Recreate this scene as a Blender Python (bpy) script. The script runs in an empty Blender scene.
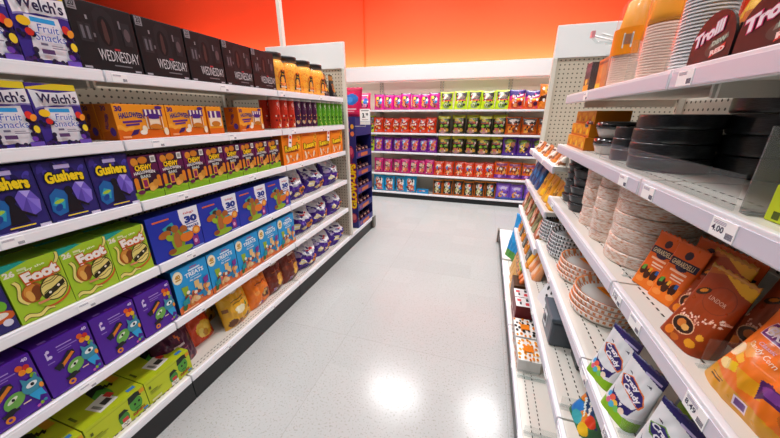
import bpy, bmesh, math, random
from mathutils import Vector, Matrix, noise
from mathutils.geometry import tessellate_polygon
random.seed(7)
C = bpy.context.scene.collection
LAMP_W, COVE_W, WORLD, EXPO, SPREAD = 70, 400, .01, -.47, 125
S = 1.18            # survey units -> metres (applied to everything at the end)
PI = math.pi
ORD = ['first','second','third','fourth','fifth','sixth','seventh','eighth','ninth','tenth','eleventh','twelfth','thirteenth']

# ------------------------------------------------------------------ materials
def lin(h):
    h = h.lstrip('#'); o = []
    for i in (0,2,4):
        c = int(h[i:i+2],16)/255
        o.append(c/12.92 if c <= .04045 else ((c+.055)/1.055)**2.4)
    return (o[0],o[1],o[2],1)
_M = {}
FIN = {'card':(.42,.35,0),'foil':(.30,.5,0),'ink':(.45,.3,0),'matte':(.8,.2,0),'plastic':(.35,.5,0),'metal':(.35,.5,.0),'gloss':(.12,.5,0),'wrap':(.22,.6,0)}
def nt_of(name):
    m = bpy.data.materials.new(name); m.use_nodes = True
    return m, m.node_tree, m.node_tree.nodes['Principled BSDF']
def M(hexc, fin='card'):
    k = (hexc, fin)
    if k in _M: return _M[k]
    m, nt, b = nt_of(fin + '_' + hexc.lstrip('#'))
    r, sp, me = FIN[fin]
    b.inputs['Base Color'].default_value = lin(hexc)
    b.inputs['Metallic'].default_value = me
    b.inputs['Specular IOR Level'].default_value = sp
    n = nt.nodes.new('ShaderNodeTexNoise'); n.inputs['Scale'].default_value = 40
    tc = nt.nodes.new('ShaderNodeTexCoord'); nt.links.new(tc.outputs['Object'], n.inputs['Vector'])
    mr = nt.nodes.new('ShaderNodeMapRange'); mr.inputs[3].default_value = r*.8; mr.inputs[4].default_value = r*1.2
    nt.links.new(n.outputs['Fac'], mr.inputs[0]); nt.links.new(mr.outputs[0], b.inputs['Roughness'])
    if fin in ('gloss','wrap'):
        b.inputs['Coat Weight'].default_value = .6; b.inputs['Coat Roughness'].default_value = .12
    _M[k] = m
    return m
def clear_mat(name, tint, gl=.12, opacity=.1, refl=.6):
    m = bpy.data.materials.new(name); m.use_nodes = True; nt = m.node_tree; nt.nodes.clear()
    out = nt.nodes.new('ShaderNodeOutputMaterial')
    tr = nt.nodes.new('ShaderNodeBsdfTransparent'); tr.inputs[0].default_value = lin(tint)
    g = nt.nodes.new('ShaderNodeBsdfGlossy'); g.inputs['Roughness'].default_value = gl
    df = nt.nodes.new('ShaderNodeBsdfDiffuse'); df.inputs[0].default_value = (.85,.85,.85,1)
    fr = nt.nodes.new('ShaderNodeFresnel'); fr.inputs[0].default_value = 1.4
    ge = nt.nodes.new('ShaderNodeNewGeometry')
    fac = math_(nt, 'MULTIPLY', fr.outputs[0], math_(nt, 'MULTIPLY', math_(nt, 'SUBTRACT', 1.0, ge.outputs['Backfacing']), refl))
    a = nt.nodes.new('ShaderNodeMixShader'); b = nt.nodes.new('ShaderNodeMixShader')
    a.inputs[0].default_value = opacity
    nt.links.new(tr.outputs[0], a.inputs[1]); nt.links.new(df.outputs[0], a.inputs[2])
    nt.links.new(fac, b.inputs[0]); nt.links.new(a.outputs[0], b.inputs[1]); nt.links.new(g.outputs[0], b.inputs[2])
    nt.links.new(b.outputs[0], out.inputs[0])
    return m
def mapped(nt, scale=(1,1,1)):
    tc = nt.nodes.new('ShaderNodeTexCoord'); mp = nt.nodes.new('ShaderNodeMapping')
    mp.inputs['Scale'].default_value = scale; nt.links.new(tc.outputs['Object'], mp.inputs['Vector'])
    return mp
def math_(nt, op, a, b=None):
    n = nt.nodes.new('ShaderNodeMath'); n.operation = op
    for i, x in enumerate((a, b)):
        if x is None: continue
        if isinstance(x, (int, float)): n.inputs[i].default_value = x
        else: nt.links.new(x, n.inputs[i])
    return n.outputs[0]
def mixc(nt, fac, c1, c2):
    n = nt.nodes.new('ShaderNodeMix'); n.data_type = 'RGBA'
    if isinstance(fac, (int,float)): n.inputs[0].default_value = fac
    else: nt.links.new(fac, n.inputs[0])
    for i, c in ((6,c1),(7,c2)):
        if isinstance(c, tuple): n.inputs[i].default_value = c
        else: nt.links.new(c, n.inputs[i])
    return n.outputs[2]
def ramp(nt, fac, stops):
    n = nt.nodes.new('ShaderNodeValToRGB'); e = n.color_ramp.elements
    while len(e) < len(stops): e.new(.5)
    for el, (p, c) in zip(e, stops): el.position = p; el.color = c
    nt.links.new(fac, n.inputs[0]); return n.outputs[0]

CLEAR = clear_mat('clear_acrylic', '#f6f8f8', .06, .04, .5)
FILM = clear_mat('clear_film', '#fdfcfc', .15, .02, .8)
JARP = clear_mat('jar_plastic', '#fdf6ea', .08, .03)

def floor_mat():
    m, nt, b = nt_of('speckled_floor_tile')
    T = .25*S
    mp = mapped(nt); mp.inputs['Location'].default_value = (.765*S + 20*T, -1.466*S + 20*T, 0)
    sx = nt.nodes.new('ShaderNodeSeparateXYZ'); nt.links.new(mp.outputs[0], sx.inputs[0])
    def edge(sock, size, half):
        f = math_(nt, 'FRACT', math_(nt, 'DIVIDE', math_(nt, 'ADD', sock, half), size))
        return math_(nt, 'LESS_THAN', math_(nt, 'MULTIPLY', f, size), half*2)
    fine = math_(nt, 'MAXIMUM', edge(sx.outputs[0], T, .0011), edge(sx.outputs[1], T, .0011))
    big = math_(nt, 'MAXIMUM', edge(sx.outputs[0], T*4, .0015), edge(sx.outputs[1], T*4, .0015))
    cell = nt.nodes.new('ShaderNodeTexWhiteNoise'); cell.noise_dimensions = '2D'
    fl = nt.nodes.new('ShaderNodeVectorMath'); fl.operation = 'FLOOR'
    sc = nt.nodes.new('ShaderNodeVectorMath'); sc.operation = 'SCALE'; sc.inputs['Scale'].default_value = 1/T
    nt.links.new(mp.outputs[0], sc.inputs[0]); nt.links.new(sc.outputs[0], fl.inputs[0]); nt.links.new(fl.outputs[0], cell.inputs[0])
    base = mixc(nt, cell.outputs[0], lin('#9a9b99'), lin('#9e9f9d'))
    vo = nt.nodes.new('ShaderNodeTexNoise'); vo.inputs['Scale'].default_value = 90; vo.inputs['Detail'].default_value = 3
    nt.links.new(mp.outputs[0], vo.inputs['Vector'])
    sp = ramp(nt, vo.outputs['Fac'], [(.36,(1,1,1,1)),(.42,(0,0,0,1))])
    c1 = mixc(nt, math_(nt, 'MULTIPLY', sp, .55), base, lin('#7b766d'))
    v2 = nt.nodes.new('ShaderNodeTexNoise'); v2.inputs['Scale'].default_value = 26; v2.inputs['Detail'].default_value = 6
    nt.links.new(mp.outputs[0], v2.inputs['Vector'])
    s2 = ramp(nt, v2.outputs['Fac'], [(.26,(1,1,1,1)),(.29,(0,0,0,1))])
    c1 = mixc(nt, math_(nt, 'MULTIPLY', s2, .6), c1, lin('#77726a'))
    c2 = mixc(nt, math_(nt, 'MULTIPLY', fine, .14), c1, lin('#8f8b84'))
    c3 = mixc(nt, math_(nt, 'MULTIPLY', big, .38), c2, lin('#6f6a63'))
    nt.links.new(c3, b.inputs['Base Color'])
    b.inputs['Roughness'].default_value = .20; b.inputs['Specular IOR Level'].default_value = .34
    bp = nt.nodes.new('ShaderNodeBump'); bp.inputs['Strength'].default_value = .12; bp.inputs['Distance'].default_value = .004
    n3 = nt.nodes.new('ShaderNodeTexNoise'); n3.inputs['Scale'].default_value = 14; nt.links.new(mp.outputs[0], n3.inputs['Vector'])
    nt.links.new(n3.outputs['Fac'], bp.inputs['Height']); nt.links.new(bp.outputs[0], b.inputs['Normal'])
    return m
def peg_mat(name, col, axis='X', pitch=.036):
    m, nt, b = nt_of(name)
    mp = mapped(nt, (1/pitch,)*3)
    sx = nt.nodes.new('ShaderNodeSeparateXYZ'); nt.links.new(mp.outputs[0], sx.inputs[0])
    def d(s): return math_(nt, 'POWER', math_(nt, 'SUBTRACT', math_(nt, 'FRACT', s), .5), 2)
    r = math_(nt, 'ADD', d(sx.outputs[0 if axis=='X' else 1]), d(sx.outputs[2]))
    c = mixc(nt, math_(nt, 'LESS_THAN', r, .03), lin(col), lin('#4a4238'))
    nt.links.new(c, b.inputs['Base Color']); b.inputs['Roughness'].default_value = .6
    return m
def speckle_mat(name, c1, c2, sc=(30,30,60), lo=.42, hi=.56, rough=.3, dark=None):
    m, nt, b = nt_of(name)
    mp = mapped(nt, sc)
    n = nt.nodes.new('ShaderNodeTexNoise'); n.inputs['Scale'].default_value = 1; n.inputs['Detail'].default_value = 3
    nt.links.new(mp.outputs[0], n.inputs['Vector'])
    nt.links.new(ramp(nt, n.outputs['Fac'], [(lo, lin(c1)), (hi, lin(c2))]), b.inputs['Base Color'])
    b.inputs['Roughness'].default_value = rough; b.inputs['Coat Weight'].default_value = .4; b.inputs['Coat Roughness'].default_value = .15
    return m
def wall_mat():
    m, nt, b = nt_of('orange_painted_wall')
    n = nt.nodes.new('ShaderNodeTexNoise'); n.inputs['Scale'].default_value = 30
    mp = mapped(nt); nt.links.new(mp.outputs[0], n.inputs['Vector'])
    nt.links.new(mixc(nt, n.outputs['Fac'], lin('#f23c06'), lin('#f8440a')), b.inputs['Base Color'])
    b.inputs['Roughness'].default_value = .7
    return m
FLOOR = floor_mat()
PEG = peg_mat('beige_pegboard', '#c4b8a4')
PEGR = peg_mat('white_pegboard', '#cdc6ba')
ORANGE_WALL = wall_mat()
SHELF = M('#dcd8cf','plastic'); RAIL = M('#e6e5ea','plastic'); STEEL = M('#d9d3c6','plastic'); BLACK = M('#131315','plastic')
SLOT = M('#3a352e','matte'); WHITE = M('#eeeeec','plastic')

# ------------------------------------------------------------------ mesh collector
class MB:
    def __init__(s): s.v=[]; s.f=[]; s.m=[]; s.sm=[]; s.mats=[]
    def mi(s, mat):
        if isinstance(mat, str): mat = M(mat)
        if mat not in s.mats: s.mats.append(mat)
        return s.mats.index(mat)
    def add(s, vs, fs, mat, sm=False):
        o = len(s.v); s.v += [tuple(v) for v in vs]; i = s.mi(mat)
        for f in fs: s.f.append(tuple(o+k for k in f)); s.m.append(i); s.sm.append(sm)
    def box(s, x0,x1,y0,y1,z0,z1, mat, bev=0, top=None, side=None):
        if bev:
            bm = bmesh.new(); bmesh.ops.create_cube(bm, size=1)
            for v in bm.verts: v.co = Vector((x0+(v.co.x+.5)*(x1-x0), y0+(v.co.y+.5)*(y1-y0), z0+(v.co.z+.5)*(z1-z0)))
            bmesh.ops.bevel(bm, geom=bm.edges[:], offset=bev, segments=2, affect='EDGES', profile=.6)
            bm.normal_update(); bm.verts.index_update()
            o = len(s.v); s.v += [tuple(v.co) for v in bm.verts]
            for f in bm.faces:
                mt = mat
                if top and f.normal.z > .7: mt = top
                elif side and abs(f.normal.x) > .7: mt = side
                s.f.append(tuple(o+v.index for v in f.verts)); s.m.append(s.mi(mt)); s.sm.append(False)
            bm.free(); return
        s.add([(x0,y0,z0),(x1,y0,z0),(x1,y1,z0),(x0,y1,z0),(x0,y0,z1),(x1,y0,z1),(x1,y1,z1),(x0,y1,z1)],
              [(0,3,2,1),(4,5,6,7),(0,1,5,4),(1,2,6,5),(2,3,7,6),(3,0,4,7)], mat)
    def lathe(s, prof, mat, cx=0, cy=0, n=32, sm=True, colf=None, sx=1, sy=1):
        o = len(s.v)
        for (r,z) in prof:
            for k in range(n):
                a = 2*PI*k/n; s.v.append((cx+r*math.cos(a)*sx, cy+r*math.sin(a)*sy, z))
        for i in range(len(prof)-1):
            for k in range(n):
                k2 = (k+1)%n
                mt = colf(i,k) if colf else mat
                s.f.append((o+i*n+k, o+i*n+k2, o+(i+1)*n+k2, o+(i+1)*n+k)); s.m.append(s.mi(mt)); s.sm.append(sm)
        for i, rev in ((0,True),(len(prof)-1,False)):
            if prof[i][0] > 1e-5:
                f = [o+i*n+k for k in range(n)]
                if rev: f.reverse()
                s.f.append(tuple(f)); s.m.append(s.mi(colf(i if not rev else 0,0) if colf else mat)); s.sm.append(False)
    def tube(s, pts, r, mat, n=8):
        pts = [Vector(p) for p in pts]; o = len(s.v)
        for i, p in enumerate(pts):
            d = (pts[min(i+1,len(pts)-1)] - pts[max(i-1,0)]).normalized()
            u = d.orthogonal().normalized() if abs(d.z) > .99 else d.cross(Vector((0,0,1))).normalized()
            w = d.cross(u)
            for k in range(n):
                a = 2*PI*k/n; s.v.append(tuple(p + u*math.cos(a)*r + w*math.sin(a)*r))
        for i in range(len(pts)-1):
            for k in range(n):
                k2=(k+1)%n; s.f.append((o+i*n+k,o+i*n+k2,o+(i+1)*n+k2,o+(i+1)*n+k)); s.m.append(s.mi(mat)); s.sm.append(True)
        for base, rev in ((o,True),(o+(len(pts)-1)*n,False)):
            f=[base+k for k in range(n)]
            if rev: f.reverse()
            s.f.append(tuple(f)); s.m.append(s.mi(mat)); s.sm.append(False)
    def cut(s):
        s.lines = getattr(s,'lines',[]) + [(s.v,s.f,s.m,s.sm,s.mats)]; s.v=[]; s.f=[]; s.m=[]; s.sm=[]; s.mats=[]
    def build(s, name, parent=None):
        if getattr(s,'lines',None):
            for q in s.lines:
                n=MB(); n.v,n.f,n.m,n.sm,n.mats=q; n.build(name,parent)
            return
        me = bpy.data.meshes.new(name); me.from_pydata(s.v, [], s.f)
        for mt in s.mats: me.materials.append(mt)
        me.polygons.foreach_set('material_index', s.m); me.polygons.foreach_set('use_smooth', s.sm); me.update()
        o = bpy.data.objects.new(name, me); C.objects.link(o)
        if parent: o.parent = parent
        return o

def tag(o, label, cat, group=None):
    o['label'] = label; o['category'] = cat
    if group: o['group'] = group
    return o
def structure(o): o['kind'] = 'structure'; return o
def thing(name, loc=(0,0,0), rz=0):
    o = bpy.data.objects.new(name, None); C.objects.link(o); o.empty_display_size = .05
    o.location = loc; o.rotation_euler = (0,0,rz); return o
def dup(o, parent=None):
    c = o.copy(); C.objects.link(c)
    if parent: c.parent = parent
    for ch in list(o.children): dup(ch, c)
    return c
class Kind:
    "a prototype that is used once itself and copied afterwards"
    def __init__(s, root, cat): s.root = root; s.cat = cat; s.used = False
    def put(s, loc, rz, label, group=None, lean=0, sc=1, roll=0):
        o = dup(s.root) if s.used else s.root
        s.used = True
        o.location = loc; o.rotation_euler = (lean, roll, rz)
        if sc != 1: o.scale = (sc,sc,sc) if not isinstance(sc, tuple) else sc
        tag(o, label, s.cat, group); return o
LEFT, RIGHT, BACK = PI/2, -PI/2, 0

# ------------------------------------------------------------------ lettering and print
_T = {}
def text_geo(body, off=0.0, res=2):
    k = (body, off)
    if k in _T: return _T[k]
    cu = bpy.data.curves.new('lettering','FONT'); cu.body = body; cu.size = 1; cu.offset = off; cu.resolution_u = res; cu.fill_mode = 'FRONT'
    ob = bpy.data.objects.new('lettering', cu); C.objects.link(ob)
    me = bpy.data.meshes.new_from_object(ob.evaluated_get(bpy.context.evaluated_depsgraph_get()))
    vs = [(v.co.x, v.co.y) for v in me.vertices]; fs = [tuple(p.vertices) for p in me.polygons]
    bpy.data.objects.remove(ob); bpy.data.curves.remove(cu); bpy.data.meshes.remove(me)
    x0=min(v[0] for v in vs); x1=max(v[0] for v in vs); y0=min(v[1] for v in vs); y1=max(v[1] for v in vs)
    _T[k] = (vs, fs, (x0,x1,y0,y1)); return _T[k]
def place_text(sh, W, H, off=0.0):
    "-> vertices in face metres, faces"
    _, body, cu, cv, w, h, col = sh[:7]; op = sh[7] if len(sh) > 7 else {}
    b = text_geo(body, op.get('bold', .02))[2]
    vs, fs, _b = text_geo(body, op.get('bold', .02) + off)
    sx = w*W/(b[1]-b[0]); sy = h*H/(b[3]-b[2]); mx=(b[0]+b[1])/2; my=(b[2]+b[3])/2
    a = math.radians(op.get('rot',0)); ca, sa = math.cos(a), math.sin(a); shr = op.get('shear',0); arc = op.get('arc',0)
    out = []
    for x,y in vs:
        X=(x-mx)*sx; Y=(y-my)*sy; X += shr*Y; Y += arc*H*(1-(2*X/(w*W))**2)
        out.append((cu*W + X*ca - Y*sa, cv*H + X*sa + Y*ca))
    return out, fs
def ell(cu,cv,ru,rv,rot=0,n=20):
    a=math.radians(rot)
    return [(cu+ru*math.cos(t)*math.cos(a)-rv*math.sin(t)*math.sin(a), cv+ru*math.cos(t)*math.sin(a)+rv*math.sin(t)*math.cos(a)) for t in [2*PI*k/n for k in range(n)]]
def shape_pts(sh):
    if sh[0]=='r': u0,v0,u1,v1=sh[1:5]; return [(u0,v0),(u1,v0),(u1,v1),(u0,v1)], sh[5]
    if sh[0]=='e': return ell(*sh[1:5], rot=(sh[6] if len(sh)>6 else 0)), sh[5]
    return sh[1], sh[2]
def shape_faces(pts):
    if len(pts) == 4 or len(pts) == 20: return [tuple(range(len(pts)))]
    return [t for t in tessellate_polygon([[Vector((p[0],p[1],0)) for p in pts]])]
def wave(u0,v0,u1,v1,t,n=12,amp=.03,fr=1.5,ph=0):
    a=[]; b=[]
    for k in range(n+1):
        q=k/n; u=u0+(u1-u0)*q; v=v0+(v1-v0)*q; dx,dy=-(v1-v0),(u1-u0); L=math.hypot(dx,dy); dx/=L; dy/=L
        o=amp*math.sin(2*PI*fr*q+ph)
        a.append((u+dx*(o+t), v+dy*(o+t))); b.append((u+dx*(o-t), v+dy*(o-t)))
    return a+b[::-1]

EPS = .00016
def decal(mbp, mbt, art, W, H, fmap, fin='card'):
    "flat faces: shapes into mbp, lettering into mbt, layered outwards"
    L = 1
    for sh in art:
        if sh[0]=='t':
            op = sh[7] if len(sh)>7 else {}
            if 'line' in op:
                vs, fs = place_text(sh, W, H, op.get('lw',.05)); mbt.add([fmap(x,y,L*EPS) for x,y in vs], fs, M(op['line'],'ink')); L += 2
            vs, fs = place_text(sh, W, H); mbt.add([fmap(x,y,L*EPS) for x,y in vs], fs, M(sh[6],'ink')); mbt.cut()
        else:
            pts, col = shape_pts(sh); fs = shape_faces(pts)
            pts = [(min(1,max(0,u)), min(1,max(0,v))) for u,v in pts]
            mbp.add([fmap(u*W,v*H,L*EPS) for u,v in pts], fs, M(col,fin))
        L += 1

def carton(name, w, h, d, base, art, top=None, topart=None, side=None, sideart=None, cat='box', behind=None):
    mb = MB(); mt = MB()
    mb.box(-w/2,w/2,0,d,0,h, M(base), bev=.0016, top=M(top) if top else None, side=M(side) if side else None)
    decal(mb, mt, art, w, h, lambda x,y,e: (x-w/2, -e, y))
    if topart: decal(mb, mt, topart, w, d, lambda x,y,e: (x-w/2, y, h+e))
    if sideart: decal(mb, mt, sideart, d, h, lambda x,y,e: (-w/2-e, d-x, y))
    o = mb.build(name)
    if getattr(mt,'lines',None): mt.build('lettering', o)
    return Kind(o, cat)

# ------------------------------------------------------------------ pouches
def inside(sh, u, v):
    if sh[0]=='r': return sh[1]<=u<=sh[3] and sh[2]<=v<=sh[4]
    if sh[0]=='e':
        a=math.radians(sh[6] if len(sh)>6 else 0); x=u-sh[1]; y=v-sh[2]
        X=x*math.cos(a)+y*math.sin(a); Y=-x*math.sin(a)+y*math.cos(a)
        return (X/sh[3])**2+(Y/sh[4])**2 <= 1
    p=sh[1]; r=False; j=len(p)-1
    for i in range(len(p)):
        if (p[i][1]>v)!=(p[j][1]>v) and u < (p[j][0]-p[i][0])*(v-p[i][1])/(p[j][1]-p[i][1])+p[i][0]: r = not r
        j=i
    return r
def pouch(name, w, h, d, base, art, style='pillow', nu=14, nv=18, wr=.0, fin='foil', seal=None, cat='bag', seed=0, back=None, taper=0):
    def A(v):
        if style=='pillow': return max(0.0, math.sin(PI*min(1,max(0,v))**.80))**.62
        return max(0,min(1,1.02-v))
    sh_txt = [s for s in art if s[0]=='t']; shp = [s for s in art if s[0]!='t']
    off = Vector((seed*3.1, seed*1.7, seed*.9))
    def F(u,v,sgn=-1,e=0):
        q=2*u-1; a=A(v)
        prof=(max(0,1-abs(q)**2.3))**.72 if style=='pillow' else max(0,1-abs(q)**7)**.5
        wid=w*(1-(.09 if style=='pillow' else .03)*math.sin(PI*v) - taper*v)
        z=h*v
        if style=='pillow': z -= .018*h*math.cos(PI*q/1.0)*((v>.5)*v) * .6
        y=d/2*(1 + sgn*(a*prof))
        if style!='pillow': y = d/2 + sgn*(d/2)*(a*prof)
        if wr and 0<u<1:
            nn = noise.noise(Vector((u*w*34, v*h*22, sgn*3))+off) + .5*noise.noise(Vector((u*w*80, v*h*45, sgn*5))+off)
            y += sgn*wr*nn*min(1, 6*min(u,1-u))*min(1, 5*min(v+.02,1-v))*-1
        return Vector((q*w/2*(wid/w), y + sgn*e, z))
    mb = MB(); vi={}
    for sgn in (-1,1):
        for j in range(nv+1):
            for i in range(nu+1):
                if sgn==1 and i in (0,nu): vi[(1,i,j)] = vi[(-1,i,j)]; continue
                vi[(sgn,i,j)] = len(mb.v); mb.v.append(tuple(F(i/nu, j/nv, sgn)))
    bi = mb.mi(M(base,fin)); bk = mb.mi(M(back or base,fin))
    for sgn in (-1,1):
        for j in range(nv):
            for i in range(nu):
                q=[vi[(sgn,i,j)],vi[(sgn,i+1,j)],vi[(sgn,i+1,j+1)],vi[(sgn,i,j+1)]]
                if sgn==1: q.reverse()
                c = bi if sgn==-1 else bk
                if sgn==-1:
                    u=(i+.5)/nu; v=(j+.5)/nv
                    for s_ in shp:
                        if inside(s_,u,v): c = mb.mi(M(s_[2] if s_[0]=='p' else s_[5],fin))
                mb.f.append(tuple(q)); mb.m.append(c); mb.sm.append(True)
    bot=[vi[(-1,i,0)] for i in range(nu+1)][::-1]+[vi[(1,i,0)] for i in range(1,nu)]
    if style!='pillow': mb.f.append(tuple(bot)); mb.m.append(bk); mb.sm.append(False)
    o = mb.build(name)
    if sh_txt:
        for s_ in sh_txt:
            mt=MB(); op = s_[7] if len(s_)>7 else {}
            lay = .0016
            if 'line' in op:
                vs,fs=place_text(s_,w,h,op.get('lw',.05)); mt.add([F(min(.99,max(.01,x/w)),y/h,-1,lay) for x,y in vs],fs,M(op['line'],'ink')); lay=.0022
            vs,fs=place_text(s_,w,h); mt.add([F(min(.99,max(.01,x/w)),y/h,-1,lay) for x,y in vs],fs,M(s_[6],'ink'))
            mt.build('lettering', o)
    if seal:
        ms=MB(); n=12; hz=.055*h; zz=[]
        for k in range(n+1):
            x=-w/2*.99*(1-taper)+w*.99*(1-taper)*k/n; yy=d/2+(.0012 if k%2 else -.0012)
            zz += [(x,yy-.0006,h*.985),(x,yy-.0006+.0,h+hz-( .004 if k%2 else 0)),(x,yy+.0008,h*.985),(x,yy+.0008,h+hz-(.004 if k%2 else 0))]
        fs=[]
        for k in range(n):
            a=k*4; b=a+4; fs += [(a,b,b+1,a+1),(a+2,a+3,b+3,b+2),(a+1,b+1,b+3,a+3)]
        ms.add(zz,fs,M(seal,fin),True); ms.build('top_seal',o)
    return Kind(o,cat)
def scatter(n, seed, cols, u=(.1,.9), v=(.1,.9), r=(.06,.14)):
    rr=random.Random(seed); return [('e',rr.uniform(*u),rr.uniform(*v),rr.uniform(*r),rr.uniform(*r)*.8,rr.choice(cols),rr.uniform(0,180)) for _ in range(n)]

# ------------------------------------------------------------------ the room
def plane_box(name, x0,x1,y0,y1,z0,z1, mat):
    mb=MB(); mb.box(x0,x1,y0,y1,z0,z1,mat); return structure(mb.build(name))
plane_box('floor', -13,9,-4,6.15,-.05,0, FLOOR)
plane_box('wall_back', -13,9,6.05,6.15,0,4.35, ORANGE_WALL)
plane_box('ceiling', -13,9,-4,6.15,4.35,4.4, M('#e9e8e4','matte'))
mb=MB(); mb.box(-2.415,-2.40,6.035,6.05,0,4.35,M('#c33c08','matte')); structure(mb.build('trim_1'))

# ------------------------------------------------------------------ shelving
def bay(label, loc, rz, W, D, shelves, base_z=.15, top=1.9, peg=PEG, group=None, tags=(), ends=(0,0)):
    r = tag(thing('shelving_bay', loc, rz), label, 'shelving', group)
    mb=MB(); mb.box(.0,W,D-.012,D,.0,top,peg); mb.build('back_panel', r)
    for x in (.012, W-.032):
        mb=MB(); mb.box(x,x+.02,D-.034,D-.0125,.02,top,STEEL)
        for k in range(int(top/.04)): mb.add([(x+.007,D-.0345,.05+k*.04),(x+.013,D-.0345,.05+k*.04),(x+.013,D-.0345,.065+k*.04),(x+.007,D-.0345,.065+k*.04)],[(0,1,2,3)],SLOT)
        mb.build('upright', r)
    def deck(name, z, yo, thick):
        mb=MB(); mb.box(.002,W-.002,yo+.014,D-.036,z-thick,z,SHELF)
        for yy in ((.05,.085) if rz==RIGHT else (.03,.05)):
            n=int(W/.022)
            for k in range(n):
                x=.01+k*.022; mb.add([(x,yo+yy,z+.0004),(x+.012,yo+yy,z+.0004),(x+.012,yo+yy+.004,z+.0004),(x,yo+yy+.004,z+.0004)],[(0,1,2,3)],SLOT)
        if name=='shelf':
            for x in (.004, W-.012): mb.box(x,x+.008,yo+.08,D-.036,z-thick-.03,z-thick,SHELF)
        o=mb.build(name, r)
        mr=MB(); rh=.037 if rz!=BACK else .027; mr.box(.001,W-.001,yo,yo+.013,z-rh,z+.002,RAIL,bev=.002)
        mr.box(.004,W-.004,yo-.0012,yo,z-rh+.003,z-.006,M('#f1f1f4' if rz!=RIGHT else '#d3cfdc','plastic'))
        mr.build('price_rail', o)
        return o
    out=[deck('base_deck', base_z, 0, .03)]
    mb=MB(); mb.box(0,W,.004,.05,0,base_z-.0375,BLACK); mb.build('kick_plate', r)
    for z,yo in shelves: out.append(deck('shelf', z, yo, .024))
    for si, x, txt in tags:
        z=([base_z]+[s[0] for s in shelves])[si]; yo=([0]+[s[1] for s in shelves])[si]
        mb=MB(); mb.box(x,x+.05,yo-.0026,yo-.0013,z-(.034 if rz!=BACK else .0255),z-.006,M('#fafafa'))
        mt=mb
        if txt:
            sh=('t',txt,.32,.45,.5,.36,'#3a3550'); vs,fs=place_text(sh,.05,.028); mb.add([(x+a,yo-.0029,z-.034+b) for a,b in vs],fs,M('#3a3550','ink'))
        for k in range(3): mb.box(x+.004,x+.03,yo-.0029,yo-.0027,z-.0105-k*.002,z-.0097-k*.002,M('#8a86a0','ink'))
        for k in range(8 if rz!=BACK else 0): mb.box(x+.034+k*.0018,x+.035+k*.0018,yo-.0029,yo-.0027,z-.031,z-.022,M('#6a667a','ink'))
        mb.build('price_tag', out[si])
    return r
LZ=[.478,.776,1.064,1.306,1.546]
lt=[(1,.1,''),(1,.62,''),(2,.12,''),(2,.7,''),(3,.15,''),(3,.6,''),(4,.1,''),(4,.5,''),(5,.02,''),(5,.5,''),(0,.2,''),(0,.6,'')]
GL='shelving along the left side of the aisle'
for lab,y0,y1 in (('white shelving bay nearest on the left, holding fruit snack boxes',-.19,.798),('middle white shelving bay on the left, orange and maroon boxes on it',.802,1.753),('far white shelving bay on the left, holding jars and tall snack cans',1.757,2.708)):
    bay(lab,(-1.305,y0,0),LEFT,y1-y0,.43,[(z,0) for z in LZ],group=GL,tags=lt,top=1.70)
RS=[(.485,.051),(.733,.071),(.991,.094),(1.2595,.094),(1.486,.094)]
GR='shelving along the right side of the aisle'
bay('white shelving bay nearest on the right, holding gift chocolates and candy corn',(.256,.814,0),RIGHT,.98,.56,RS,base_z=.13,peg=PEGR,group=GR,top=1.67,
    tags=[(3,.02,'3.98'),(3,.12,''),(3,.33,'8.49'),(4,.25,'4.00'),(4,.02,''),(2,.02,''),(2,.2,'5.99'),(1,.02,''),(0,.2,''),(5,.03,'')])
bay('middle white shelving bay on the right, holding wrapped plate packs',(.256,1.727,0),RIGHT,.909,.56,RS,base_z=.13,peg=PEGR,group=GR,top=1.67,
    tags=[(3,.1,''),(4,.8,''),(2,.4,''),(1,.3,''),(1,.7,''),(0,.3,''),(0,.7,''),(5,.3,'')])
bay('far white shelving bay on the right in front of the pegboard panel',(.256,2.668,0),RIGHT,.937,.56,[(.46,.06),(.67,.07),(.895,.09),(1.145,.09)],base_z=.13,peg=PEGR,group=GR,top=1.22,
    tags=[(k,x,'') for k in range(5) for x in (.2,.6)])
BZ=[.435,.802,1.113,1.472]
GB='shelving along the back wall'
bl=['white back wall shelving bay left of the blue endcap display','white back wall shelving bay filled with pink and purple bags','white back wall shelving bay filled with lime and black bags','white back wall shelving bay partly behind the right pegboard']
for i in range(4):
    bay(bl[i],(-2.868+i*1.048,4.93,0),BACK,1.048,.42,[(z,.0) for z in BZ],base_z=.105,top=1.92,peg=M('#efe6d6','plastic'),group=GB,tags=[(k,x,'') for k in range(5) for x in (.2,.6)])
# lit white header above the back shelving
h=tag(thing('shelf_header',(-.8,5.17,0)),'long white header board running above the back wall shelving','header')
mb=MB(); mb.box(-2.1,2.1,0,.02,1.934,2.155,WHITE,bev=.002); mb.build('fascia',h)
mb=MB(); mb.box(-2.1,2.1,.021,.18,1.922,1.934,WHITE); mb.build('soffit',h)
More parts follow.
